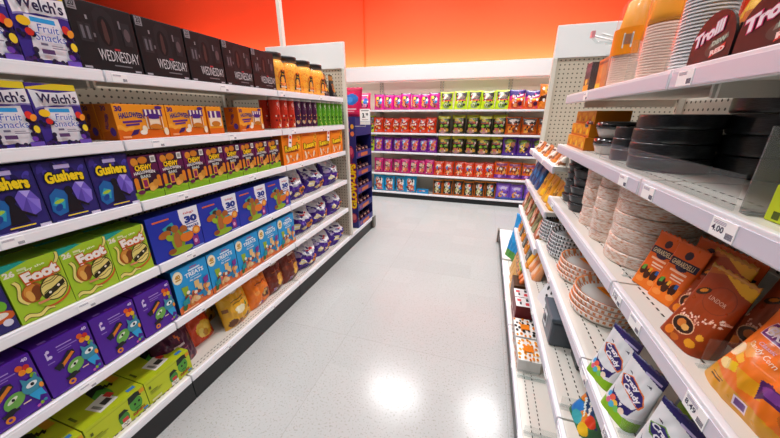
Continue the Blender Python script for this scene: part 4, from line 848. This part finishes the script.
# candy pouches with green foot
def crazy(foot,ol,seed):
    cz=[('p',[(0,.20),(.3,.14),(.7,.14),(1,.20),(1,0),(0,0)],foot),('p',[(.0,.96),(1,.86),(1,1),(0,1)],'#2c2466'),('r',.5,.90,.94,.93,'#b8b0d8'),('p',[(.15,.78),(.3,.74),(.28,.77)],'#3a3448'),('p',[(.7,.78),(.82,.76),(.8,.8)],'#3a3448'),
     ('p',[(.12,.44),(.2,.34),(.5,.29),(.8,.34),(.88,.44),(.80,.22),(.5,.14),(.22,.22)],'#2c2466'),('p',[(.48,.28),(.56,.28),(.52,.23)],'#f0e8e8'),
     ('e',.28,.25,.08,.05,'#e8604a'),('e',.40,.20,.09,.05,'#e8b83a'),('e',.34,.15,.08,.05,'#4aa8c8'),('e',.22,.17,.06,.05,'#e06a8a'),('e',.5,.15,.08,.05,'#6ab85a'),('e',.62,.19,.08,.05,'#f0d8c0'),('e',.16,.27,.05,.05,'#4aa0d8'),
     ('p',[(.08,.66),(.36,.74),(.80,.62),(.94,.50),(.9,.40),(.6,.44),(.2,.52)],ol),('p',[(.11,.65),(.36,.72),(.78,.60),(.91,.50),(.87,.42),(.6,.46),(.22,.54)],'#33286f'),
     ('t','Crazy',.42,.635,.52,.10,'#ece8f0',{'bold':.04,'rot':-8,'shear':.1}),('t','Candy',.56,.515,.56,.11,'#ece8f0',{'bold':.04,'rot':-8,'shear':.1}),('r',.5,.43,.8,.445,'#b8b0d8')]
    return pouch('candy_pouch',.092,.148,.05,'#dcdde0',cz,style='stand',nu=90,nv=120,wr=.003,seal='#2c2466',fin='foil',seed=seed,back='#b8b8bc')
kcz=crazy('#7fae1c','#e0762a',3)
right(kcz,.800,.335,.733,'white candy pouch with purple logo, the far one of the front pair','white candy pouches',lean=-.22,turn=.38)
right(kcz,.688,.338,.733,'white candy pouch with purple logo, the near one of the front pair','white candy pouches',lean=-.22,turn=.38)
kcz2=crazy('#2a3a7a','#6a9a2a',5)
right(kcz2,.56,.345,.733,'white candy pouch with green edged logo at the bottom of the frame','white candy pouches',lean=-.2,turn=.38)
kcv=pouch('candy_pouch',.11,.15,.05,'#4a5a70',[('e',.5,.5,.4,.3,'#2c3450'),('r',.1,.7,.9,.8,'#c8c8d0'),('e',.4,.3,.2,.12,'#7fae1c')],style='stand',nu=16,nv=18,seed=8)
right(kcv,.70,.47,.733,'dim slate coloured candy pouch behind the white pouches','slate candy pouches'); right(kcv,.57,.48,.733,'dim slate coloured candy pouch behind the green edged pouch','slate candy pouches')
# --- fifth shelf
kpb=pouch('peach_bag',.10,.17,.05,'#e8a070',[('p',[(.3,1),(.6,1),(.8,.3),(.5,.2)],'#f0b82a'),('e',.3,.3,.3,.25,'#f0c8a8'),('r',.6,.0,.9,.5,'#e0863a')],style='stand',nu=18,nv=20,wr=.004,seed=12)
for i,y in enumerate((1.86,1.965)): right(kpb,y,.33,.485,f'{["near","far"][i]} peach and yellow treat bag beside the ghost shaped dish','peach treat bags',lean=-.3)
kob2=pouch('orange_bag',.09,.15,.05,'#e8961a',[('e',.5,.5,.3,.3,'#f0b42a'),('r',.1,.1,.9,.2,'#c86a10')],style='stand',nu=16,nv=16,wr=.005,seed=13)
right(kob2,2.06,.32,.46,'bright orange treat bag beside the red bag on the far right bay','orange treat bags',lean=-.25)
krd=pouch('red_bag',.09,.14,.05,'#c8281e',[('e',.5,.5,.3,.2,'#e05a3a')],style='stand',nu=14,nv=14,wr=.004,seed=14)
right(krd,1.96,.42,.485,'red treat bag leaning behind the peach bags',None,lean=-.2)
mb=MB(); vs=[]
pts=[(-.06,0),(.06,0),(.068,.03),(.06,.09),(.035,.135),(0,.15),(-.035,.135),(-.06,.09),(-.068,.03)]
n=len(pts); mb.add([(x,0,z) for x,z in pts]+[(x,.05,z) for x,z in pts],[tuple(range(n)),tuple(range(2*n-1,n-1,-1))]+[(k,k+n,(k+1)%n+n,(k+1)%n) for k in range(n)],M('#dfe2e4','plastic'))
gd=mb.build('ghost_dish'); mb=MB()
for s in (-.022,.022): mb.add([(s+x,-.0006,.09+z) for x,z in ell(0,0,.010,.014)],[tuple(range(20))],M('#26262c'))
mb.add([(x,-.0006,.055+z) for x,z in ell(0,0,.012,.008)],[tuple(range(20))],M('#26262c')); mb.build('face',gd)
gd.location=(.345,1.565,.4862); gd.rotation_euler=(-.35,0,RIGHT+.2); tag(gd,'pale ghost shaped dish between the peach bags and the slate storage box','dish')
def bin_():
    mb=MB(); mb.box(-.085,.085,0,.20,0,.115,M('#4c545e','plastic'),bev=.012); o=mb.build('storage_box')
    mb=MB(); mb.box(-.09,.09,-.005,.205,.1155,.135,M('#59626d','plastic'),bev=.006); mb.build('lid',o)
    mb=MB(); mb.box(-.05,.0,-.002,-.0005,.03,.095,M('#e4e4e6'))
    for k in range(9): mb.box(-.044+k*.0045,-.042+k*.0045,-.0028,-.0022,.045,.08,M('#4a4a50'))
    mb.build('barcode_label',o); return Kind(o,'box')
kbn=bin_(); right(kbn,1.325,.325,.485,'slate grey storage box with a barcode label on the fifth right shelf',None,lean=0)
mb=MB(); mb.box(-.05,.05,0,.15,0,.11,M('#23262c','plastic'),bev=.012); o=mb.build('storage_box'); o.location=(.40,1.165,.4862); o.rotation_euler=(0,0,RIGHT); tag(o,'small dark storage box right of the slate grey storage box','box')
gm=[('p',[(0,1),(1,1),(1,.92),(0,.86)],'#d8641a'),('p',[(.1,.88),(1,.92),(1,.5),(.4,.46)],'#6f9a14'),('e',.5,.40,.5,.10,'#1a3f6a',-12),('e',.25,.2,.2,.14,'#2a7ac8'),('e',.6,.2,.2,.12,'#e08a1a'),('e',.8,.3,.16,.1,'#d8401c'),('e',.45,.1,.2,.1,'#3aa0a8'),('e',.8,.1,.16,.1,'#e0b41c'),('e',.15,.4,.12,.06,'#d87a1c'),
 ('t','gummy',.44,.50,.6,.10,'#e8ece4',{'bold':.06,'rot':-28}),('t','worms',.34,.40,.56,.09,'#e8ece4',{'bold':.06,'rot':-28})]
gm=[s for s in gm if s[0]!='t']+[('e',.3+.055*k,.52-.03*k+.02*(k%2),.035,.035,'#e4e8e0') for k in range(7)]+[('e',.22+.055*k,.42-.03*k,.03,.03,'#d8e4e0') for k in range(7)]
kgm=pouch('gummy_pouch',.125,.175,.06,'#2a6a3a',gm,style='stand',nu=70,nv=90,wr=.005,seal='#d8641a',seed=15)
right(kgm,.885,.345,.485,'green and orange gummy pouch at the bottom of the frame on the fifth shelf',None,lean=-.3,turn=.1)
# --- bottom deck
wb=[('p',[(0,0),(1,0),(1,1),(0,1)],'#e6e4e2')]
def dots(cols,n,seed): 
    rr=random.Random(seed); out=[]
    for k in range(n):
        u,v=((k%5)+.5)/5+rr.uniform(-.06,.06),((k//5)+.5)/5+rr.uniform(-.06,.06); out.append(('e',u,v,rr.uniform(.055,.085),rr.uniform(.05,.075),rr.choice(cols),rr.uniform(0,90)))
        if rr.random()<.6: out.append(('e',u,v,.022,.025,'#1f1a18'))
    return out
kw1=carton('treat_box',.175,.075,.105,'#e0ddda',dots(['#e0861c','#d8741a'],25,1),topart=dots(['#e0861c','#e8981c'],25,2)+[('r',.36,.3,.64,.74,'#e8821a')],top='#e8e6e2',cat='box')
kw2=carton('treat_box',.175,.075,.105,'#e0ddda',dots(['#e0861c','#2a2422','#3a302c'],25,3),topart=dots(['#e0861c','#221e1c','#2a2422'],25,4)+[('r',.36,.3,.64,.74,'#e8821a')],top='#e8e6e2',cat='box')
def treat(k,body,lab,y): 
    right(k,y,.262,.13,lab,'white halloween print treat boxes')
treat(kw1,0,'white treat box with orange pumpkins on its lid, nearest on the bottom right deck',1.525)
treat(kw2,0,'white treat box with black and orange shapes beside the pumpkin print box',1.715)
krw=carton('card_box',.105,.15,.11,'#7a1a20',[('r',.1,.3,.9,.4,'#c8a0a0'),('r',.2,.2,.8,.24,'#c8a0a0')],top='#dcdada',topart=[('r',.2,.1,.45,.3,'#c8303a'),('r',.55,.5,.85,.75,'#c8303a'),('r',.1,.55,.4,.7,'#2a2a2c'),('r',.5,.2,.8,.3,'#3a3a3c'),('r',.2,.82,.5,.9,'#c8303a')],side='#6a161c',cat='box')
for i,y in enumerate((1.875,1.985)): right(krw,y,.27,.13,f'{["near","far"][i]} dark red box with white printed lid beside the halloween print boxes','dark red boxes')
kbx=carton('brown_carton',.16,.15,.12,'#5a3c22',[('e',.5,.5,.2,.2,'#4a301a')],top='#4a3220',cat='box'); right(kbx,2.155,.275,.13,'brown open carton on the bottom right deck behind the dark red boxes',None)
koj=pouch('orange_pack',.05,.09,.03,'#e8783a',[('e',.5,.5,.3,.3,'#f0a070')],style='stand',nu=10,nv=10)
for i,y in enumerate((2.13,2.19)): right(koj,y,.31,.282,f'small {["near","far"][i]} orange pack lying on top of the brown carton','small orange packs',lean=-.4)
kyy=pouch('yellow_bag',.14,.24,.06,'#c8901c',[('r',0,.62,1,.82,'#d8861a'),('e',.25,.72,.12,.06,'#1f1a12'),('e',.6,.72,.12,.06,'#1f1a12'),('r',0,.82,1,1,'#8ac01c'),('e',.3,.9,.12,.04,'#26380c'),('e',.7,.9,.12,.04,'#26380c'),('r',.0,.58,1,.61,'#3a2a10')],style='stand',nu=20,nv=26,wr=.003,seed=16)
for i,y in enumerate((2.30,2.45,2.60)): right(kyy,y,.275+.01*i,.13,f'{["near","middle","far"][i]} amber treat bag with lime green top band on the bottom right deck','amber treat bags',lean=-.12)
kbu=pouch('blue_bag',.22,.40,.10,'#1a8ac8',[('e',.4,.6,.3,.2,'#2a9ad8'),('r',0,.0,.9,.2,'#4a8a3a')],style='stand',nu=22,nv=30,wr=.012,seal='#1a8ac8',seed=17)
right(kbu,2.83,.30,.13,'tall bright blue bag standing at the far end of the bottom right deck',None,lean=-.10,turn=.5)
# clear dividers on empty decks
kdv=MB(); kdv.box(-.0015,.0015,0,.34,0,.045,CLEAR); kdv.box(-.012,.012,0,.34,0,.002,CLEAR); kdv=Kind(kdv.build('clear_divider'),'divider')
kdv.put((.262,1.40,.1308),RIGHT,'clear divider beside the pumpkin print box on the bottom right deck','clear deck dividers')
kdv.put((.262,1.085,.1308),RIGHT,'clear divider across the empty bottom right deck','clear deck dividers')
kdv.put((.315,.93,.4858),RIGHT,'clear divider left of the gummy pouch on the fifth right shelf','clear deck dividers')
kdv.put((.34,.645,.7338),RIGHT,'clear divider between the white candy pouches on the fourth right shelf','clear deck dividers')
# --- far bay assortment
def gen(name,base,cols,w,h,d,seed): return pouch(name,w,h,d,base,scatter(9,seed,cols,r=(.08,.2)),style='stand',nu=14,nv=16,wr=.006,seed=seed)
fb=[(1.145,.37,[('skull_pack','#d8cfc4',['#8a5a3a','#3a2a24','#b8a89a','#f0ece4'],.12,.07,.07,'white and brown boxed treat'),('skull_pack','#b8622a',['#3a2a24','#e8e0d4','#d88a3a'],.12,.075,.07,'orange and white boxed treat')],(1.93,2.07,2.21,2.35,2.49,2.63,2.77),'top far right shelf'),
 (.895,.37,[('blue_fuzzy_bag','#1f4a80',['#16345c','#2f7ab8','#1a2a48'],.16,.19,.08,'dark blue fluffy bag'),('yellow_bag','#e0a01c',['#f0c02a','#c87a14','#8a5a14'],.17,.16,.10,'golden yellow bag')],(1.97,2.15,2.33,2.51,2.69,2.82),'second far right shelf'),
 (.67,.345,[('olive_bag','#7a7a4a',['#a8a880','#4a4a30','#c8703a'],.11,.17,.06,'olive patterned bag'),('rust_bag','#b8643a',['#e0a080','#7a3a20','#d8c8b8'],.11,.16,.06,'rust coloured bag')],(1.93,2.06,2.19,2.32,2.45,2.58,2.71,2.82),'third far right shelf'),
 (.46,.335,[('grey_bag','#5a5a52',['#2a2a28','#8a8a80','#2a4ac0'],.10,.15,.06,'dark grey patterned bag'),('orange_bag','#d8861c',['#f0b03a','#8a4a14','#e8e0d0'],.10,.16,.06,'amber patterned bag')],(2.18,2.30,2.42,2.54,2.66,2.78),'fourth far right shelf')]
for si,(z,x,kinds,ys,nm) in enumerate(fb):
    ks=[gen(k[0],k[1],k[2],k[3],k[4],k[5],40+si*3+j) for j,k in enumerate(kinds)]
    cnt=[0,0]
    for i,y in enumerate(ys):
        j=(i if si!=1 else (0 if i>=4 else 1 if i!=3 else 0))%2
        right(ks[j],y,x,z,f'{ORD[cnt[j]]} {kinds[j][6]} {END} of the {nm}',f'{kinds[j][6]}s on the {nm}',lean=-.1); cnt[j]+=1
# ================================================================== BACK WALL
def bw(nm,base,art,w=.15,h=.25,d=.075,seed=0,wr=.007):
    cs=[s[2] if s[0]=='p' else s[5] for s in art]; cs+= ['#1c1820','#e8dcd0']
    return pouch('candy_bag',w*1.13,h,d*1.15,base,art+scatter(16,sum(map(ord,nm)),cs,u=(.16,.84),v=(.12,.82),r=(.035,.085)),nu=22,nv=30,wr=wr,seed=seed)
fun=lambda seed,cols,n=10,**k: scatter(n,seed,cols,**k)
pink=bw('p','#cf1688',[('r',0,.93,1,1,'#3a1030'),('e',.4,.6,.28,.22,'#f08a2a'),('e',.55,.72,.18,.12,'#1f1a2a'),('e',.35,.7,.14,.1,'#f4c83a'),('e',.6,.48,.2,.12,'#2a8ac8'),('e',.7,.62,.1,.1,'#d8e4f0'),('e',.5,.24,.3,.12,'#b04a6a'),('e',.4,.26,.12,.08,'#e8a08a'),('e',.66,.2,.12,.08,'#d86a3a')],.152,.25)
pink0=bw('p0','#d01a5a',[('e',.5,.6,.35,.2,'#e84a9a'),('e',.35,.42,.2,.16,'#c8c83a'),('e',.65,.5,.2,.2,'#3a7ac8'),('e',.5,.28,.26,.12,'#e8a0b8'),('r',.2,.82,.8,.9,'#f0c0d0')],.2,.27)
lime=bw('l','#b9d41c',[('p',[(.1,.95),(.9,.95),(.88,.55),(.12,.52)],'#26241f'),('e',.4,.8,.2,.1,'#c8c0b8'),('e',.62,.68,.2,.1,'#8a7a70'),('e',.3,.64,.12,.08,'#e0d8c8'),('r',.08,.47,.92,.54,'#c83a28'),('e',.5,.24,.26,.16,'#8a9a80'),('e',.42,.28,.12,.1,'#d8e4a0'),('e',.6,.2,.12,.08,'#5a7a1a')],.185,.27)
pum=bw('po','#d8531c',[('p',[(0,1),(1,1),(1,.72),(0,.62)],'#3c2470'),('p',[(0,.66),(1,.8),(1,.62),(0,.46)],'#d81a7a'),('e',.6,.7,.3,.06,'#f0e8f0',10),('p',[(.4,.54),(1,.64),(1,.54),(.4,.46)],'#e8c02a'),('e',.4,.24,.28,.18,'#b8381a'),('e',.4,.22,.12,.1,'#f0a060'),('e',.7,.3,.14,.12,'#4a1a3a')],.195,.265)
org=bw('og','#c86a14',[('p',[(0,.5),(1,.75),(1,.55),(0,.3)],'#3a1a10'),('e',.5,.8,.3,.1,'#e8a83a'),('e',.4,.2,.3,.14,'#e0802a')],.19,.33)
redo=bw('r','#e23f14',[('e',.5,.62,.36,.14,'#f4ece0'),('p',wave(.2,.6,.8,.68,.05,amp=.03),'#c8281a'),('e',.5,.36,.3,.14,'#8a1c10'),('e',.36,.38,.1,.08,'#f0a03a'),('e',.62,.32,.12,.08,'#d8d4c8'),('e',.3,.16,.1,.07,'#3a6ab0'),('r',0,.94,1,1,'#b82a10')],.155,.245)
grn=bw('g','#2a2a1a',[('p',[(0,1),(1,1),(1,.84),(0,.78)],'#b4b428'),('e',.5,.68,.4,.14,'#5a5648'),('e',.35,.74,.16,.08,'#c8a838'),('e',.5,.45,.4,.12,'#16180f'),('e',.68,.46,.16,.06,'#7ab82a'),('e',.28,.42,.14,.05,'#7ab82a'),('r',.1,.56,.9,.6,'#b0382a'),('e',.4,.16,.3,.12,'#a87878'),('e',.66,.22,.2,.1,'#c89838'),('e',.3,.26,.14,.08,'#c86a5a')],.185,.285)
brn=bw('b','#b85210',[('p',[(.06,.95),(.94,.95),(.9,.64),(.1,.6)],'#3c2a2c'),('e',.5,.78,.3,.09,'#d0c4b8'),('e',.4,.36,.3,.18,'#d87a1c'),('e',.6,.3,.2,.14,'#7a3410'),('e',.3,.2,.14,.08,'#e8a040'),('r',.1,.5,.9,.54,'#8a3a0c')],.205,.255)
pur=bw('v','#7d179a',[('e',.42,.62,.26,.2,'#4a9ad8'),('e',.36,.68,.1,.1,'#e8f0f4'),('e',.6,.5,.26,.16,'#d86a3a'),('e',.5,.3,.3,.14,'#c88a9a'),('e',.62,.26,.12,.1,'#f0a848'),('r',.1,.9,.9,.95,'#5a1078'),('e',.7,.68,.12,.1,'#e84a9a')],.15,.24)
yel=bw('y','#5a2a88',[('e',.5,.74,.42,.2,'#4a5a20'),('e',.45,.8,.2,.1,'#7a9a28'),('e',.45,.46,.3,.2,'#e0b420'),('e',.6,.42,.16,.14,'#2a2030'),('e',.35,.5,.1,.1,'#f4e070'),('e',.72,.62,.16,.14,'#b0705a'),('r',0,0,1,.16,'#4a2a9a')],.19,.27)
mag=bw('m','#c31a72',[('e',.5,.6,.34,.22,'#3a2430'),('e',.4,.66,.16,.12,'#d8b8a0'),('e',.62,.54,.14,.1,'#b89a88'),('e',.5,.28,.3,.14,'#d86a4a'),('e',.36,.3,.1,.08,'#f0c090'),('e',.66,.76,.1,.08,'#e84a80')],.152,.25)
rd2=bw('r2','#e0441a',[('e',.46,.62,.26,.18,'#f0d8c0'),('e',.6,.5,.22,.14,'#c83a28'),('e',.36,.56,.12,.12,'#3a8ad0'),('e',.5,.3,.28,.12,'#f09a4a'),('e',.64,.68,.1,.1,'#f4ece4'),('r',.1,.86,.9,.92,'#b8301a')],.155,.245)
ora=bw('o','#e0661a',[('r',.1,.78,.9,.9,'#8a3a68'),('e',.5,.56,.34,.16,'#7a2a10'),('e',.4,.58,.12,.08,'#f0a850'),('r',0,.06,1,.26,'#6a2a98'),('e',.4,.18,.14,.08,'#c88ad8'),('e',.7,.4,.12,.1,'#f0b060')],.185,.27)
blu=bw('bl','#1a9fd4',[('e',.36,.66,.18,.2,'#d86a28'),('e',.36,.78,.12,.1,'#f0e8dc'),('e',.64,.62,.2,.22,'#f4f0e8'),('e',.66,.7,.08,.08,'#2a2a30'),('e',.5,.34,.34,.16,'#c85a58'),('e',.4,.3,.14,.1,'#f0c0a0'),('e',.66,.28,.12,.1,'#e8823a'),('e',.5,.14,.3,.06,'#b04a68')],.182,.275)
ob=bw('ob','#d8701c',[('p',[(.06,.92),(.94,.92),(.9,.1),(.1,.1)],'#2c241c'),('e',.46,.68,.28,.16,'#e8e0d0'),('e',.6,.74,.14,.08,'#d8482a'),('e',.5,.36,.3,.18,'#b8a868'),('e',.42,.38,.12,.1,'#d8e0a0'),('e',.7,.5,.1,.08,'#3a8ad0'),('e',.62,.26,.12,.08,'#5a3a20'),('r',0,.94,1,1,'#e8861c')],.155,.265)
lav=bw('la','#7f52c4',[('p',[(.1,.9),(.9,.9),(.86,.56),(.14,.56)],'#9a74d8'),('e',.5,.74,.3,.08,'#d8c8f0'),('e',.34,.34,.14,.18,'#e89a2a'),('e',.62,.36,.16,.1,'#5a2a9a'),('e',.64,.36,.08,.05,'#e8d8f4'),('r',.0,.04,1,.16,'#3a5ab0')],.195,.255)
def backrow(k,xs,z,desc,shelfname,first='left',hv=0):
    n=len(xs)
    for i,x in enumerate(xs):
        k.put((x,5.296+.01*((i*7)%3),z+.0008),BACK+.11*math.sin(i*2.3+z),(f'{ORD[i]} {desc} from the left on the {shelfname}' if n>1 else f'{desc} on the {shelfname}'),f'{desc}s on the {shelfname}',lean=-.10-.02*((i*5)%3),sc=1+.035*math.sin(i*1.7+x*3))
def mids(a): return [(p+q)/2 for p,q in zip(a[:-1],a[1:])]
T1,T2,T3,T4,T5='top back wall shelf','second back shelf','third back shelf','fourth back shelf','lowest back wall deck'
backrow(pink0,[-2.03],1.472,'crimson and pink candy bag left of the pink bags',T1)
backrow(pink,mids([-1.838,-1.682,-1.529,-1.378,-1.229,-1.067,-.923,-.775]),1.472,'hot pink candy bag',T1)
backrow(lime,[-.65,-.445,-.236,-.04,.155],1.472,'lime green and black candy bag',T1)
backrow(pum,[.361,.565],1.472,'orange and magenta striped candy bag',T1)
backrow(org,[.76],1.472,'tall brown orange candy bag',T1)
backrow(lime,[-1.935],1.113,'lime green candy bag beside the blue display',T2)
backrow(redo,mids([-1.858,-1.699,-1.542,-1.400,-1.245,-1.095,-.95,-.805]),1.113,'red orange white banded candy bag',T2)
backrow(grn,[-.67,-.455,-.24,-.038,.152],1.113,'dark green and yellow candy bag',T2)
backrow(brn,[.36,.575,.79],1.113,'brown orange candy bag',T2)
backrow(lime,[-1.95],.802,'lime green candy bag beside the blue display',T3)
backrow(pur,mids([-1.861,-1.699,-1.539,-1.382,-1.228,-1.076,-.92,-.77]),.802,'bright purple candy bag',T3)
backrow(grn,[-.655,-.44,-.24,-.04,.15],.802,'dark green and yellow candy bag',T3)
backrow(yel,[.345,.545,.75],.802,'violet candy bag with yellow figure',T3)
backrow(mag,mids([-1.865,-1.699,-1.535,-1.375,-1.222,-1.085,-.94,-.805]),.435,'magenta candy bag',T4)
backrow(rd2,mids([-.80,-.643,-.478,-.31,-.15,.0,.155,.235][:7]),.435,'bright red candy bag',T4)
backrow(ora,[.265,.46,.655],.435,'orange candy bag with purple foot band',T4)
backrow(blu,[-1.785,-1.59,-1.395,-1.195],.105,'bright blue candy bag',T5)
backrow(ob,mids([-.80,-.645,-.47,-.298,-.125,.045,.215]),.105,'orange and black candy bag',T5)
backrow(lav,[.325,.53,.735],.105,'lavender candy bag',T5)
mb=MB(); mb.box(-.1,.1,0,.07,0,.075,M('#1a8ac4'),bev=.004); mt=MB()
decal(mb,mt,[('r',.1,.55,.9,.85,'#2f6aa0'),('e',.3,.6,.1,.2,'#c86a58'),('e',.6,.66,.14,.14,'#d8c8b8')],.2,.075,lambda x,y,e:(x-.1,-e,y))
o=mb.build('candy_box'); o.location=(-.98,5.30,.106); tag(o,'small flat blue candy box right of the bright blue bags','box')


# ------------------------------------------------------------------ light, camera
def lamp(x,y,sx,sy,p,label):
    r=tag(thing('ceiling_light',(x,y,4.30)),label,'light','ceiling lights over the aisle')
    mb=MB(); mb.box(-sx/2-.03,sx/2+.03,-sy/2-.03,sy/2+.03,.012,.049,WHITE,bev=.004); mb.build('housing',r)
    li=bpy.data.lights.new('tube_light','AREA'); li.shape='RECTANGLE'; li.size=sx; li.size_y=sy; li.energy=p; li.color=(.97,.985,1); li.spread=math.radians(SPREAD)
    lo=bpy.data.objects.new('tube_light',li); C.objects.link(lo); lo.parent=r
pl=[('back row','near the orange wall',4.62),('middle row','above the aisle',2.1),('front row','over the aisle entrance',-.4)]
cl=[(-3.15,'left'),(-1.36,'centre left'),(.48,'centre right'),(2.3,'right')]
for rn,rd,y in pl:
    for x,cn in cl:
        lamp(x,y,(1.0 if x!=.48 else .55),.34,LAMP_W*(1 if x!=.48 else .8)*(.35 if abs(x+.45)>2 else 1)*(.75 if y<0 else 1.3 if y>4 else 1),f'{cn} white ceiling light in the {rn} {rd}')
co=tag(thing('cove_light',(-2.6,5.74,1.98)),'hidden strip light behind the white header washing the orange wall','light')
mb=MB(); mb.box(-4.5,4.5,-.02,.02,-.03,0,WHITE); mb.build('housing',co)
li=bpy.data.lights.new('tube_light','AREA'); li.shape='RECTANGLE'; li.size=9.0; li.size_y=.06; li.energy=COVE_W; li.color=(1,.94,.88)
lo=bpy.data.objects.new('tube_light',li); C.objects.link(lo); lo.parent=co; lo.location=(0,.0,.01); lo.rotation_euler=(math.radians(140),0,0)
w=bpy.data.worlds.new('World'); bpy.context.scene.world=w; w.use_nodes=True
bg=w.node_tree.nodes['Background']; bg.inputs[0].default_value=(1,.98,.96,1); bg.inputs[1].default_value=WORLD
f_,p_,y_,r_=296.968,.337862,.303537,.000226
cy,sy,cp,sp=math.cos(y_),math.sin(y_),math.cos(p_),math.sin(p_)
fw=Vector((-sy*cp,cy*cp,-sp)); rt=Vector((cy,sy,0)); up=rt.cross(fw)
r2=rt*math.cos(r_)+up*math.sin(r_); u2=up*math.cos(r_)-rt*math.sin(r_)
cam=bpy.data.cameras.new('camera'); cam.sensor_width=36; cam.lens=f_/780*36; cam.clip_start=.02
co_=bpy.data.objects.new('camera',cam); C.objects.link(co_)
mw=Matrix((r2,u2,-fw)).transposed().to_4x4(); mw.translation=Vector((0,0,1.4)); co_.matrix_world=mw
bpy.context.scene.camera=co_
vs=bpy.context.scene.view_settings; vs.view_transform='Standard'; vs.look='None'; vs.gamma=1; vs.use_curve_mapping=False; vs.exposure=EXPO
# settle every product on the surveyed shelf lines
ROUND={'jar','can','plate pack','bowl pack','platter','container','cup pack'}
FIXED={'shelving','panel','base','header','light'}
for o in list(bpy.data.objects):
    if o.parent or o.type not in ('MESH','EMPTY') or o.get('kind') or o.get('category') in FIXED: continue
    x,y,z=o.location; k=1
    if x<-1.1 and y<2.93:
        a=.9515; y2=a*y-.1077+.0422*z; z2=z+(.0085 if z>.4 else .001 if z<.2 else .006)
        if x>-1.32 and z>1.2 and z<1.29 and 0: z2=z
        o.location=(x,y2,z2)
    elif x>.2 and y<3.0:
        a=.926; zb=[b for b in (.13,.46,.485,.67,.733,.895,.99,1.145,1.262,1.49) if b<=z+.002][-1]
        if zb in (.46,.485,.67,.733,.895) and False: pass
        k={.13:1.045,.46:1.022,.485:1.022,.67:1.014,.733:1.012,.895:1.005}.get(zb,1)
        o.location=(x*k,(a*y-.0405+.0437*zb)*k,z+{.99:.001,1.262:-.0025,1.49:-.004}.get(zb,0))
    elif y>5:
        o.location=(x+.0156,y-.35,z); continue
    else: continue
    q=o.scale
    r_only=o.get('category') in ROUND
    w_=.93 if r_only else a
    o.scale=(q[0]*w_*k, q[1]*(w_ if r_only else 1)*k, q[2])
# survey units -> metres
for me in bpy.data.meshes: me.transform(Matrix.Scale(S,4)); me.update()
for o in bpy.data.objects: o.location = o.location*S
for li in bpy.data.lights: li.size*=S; li.size_y*=S; li.energy*=S*S
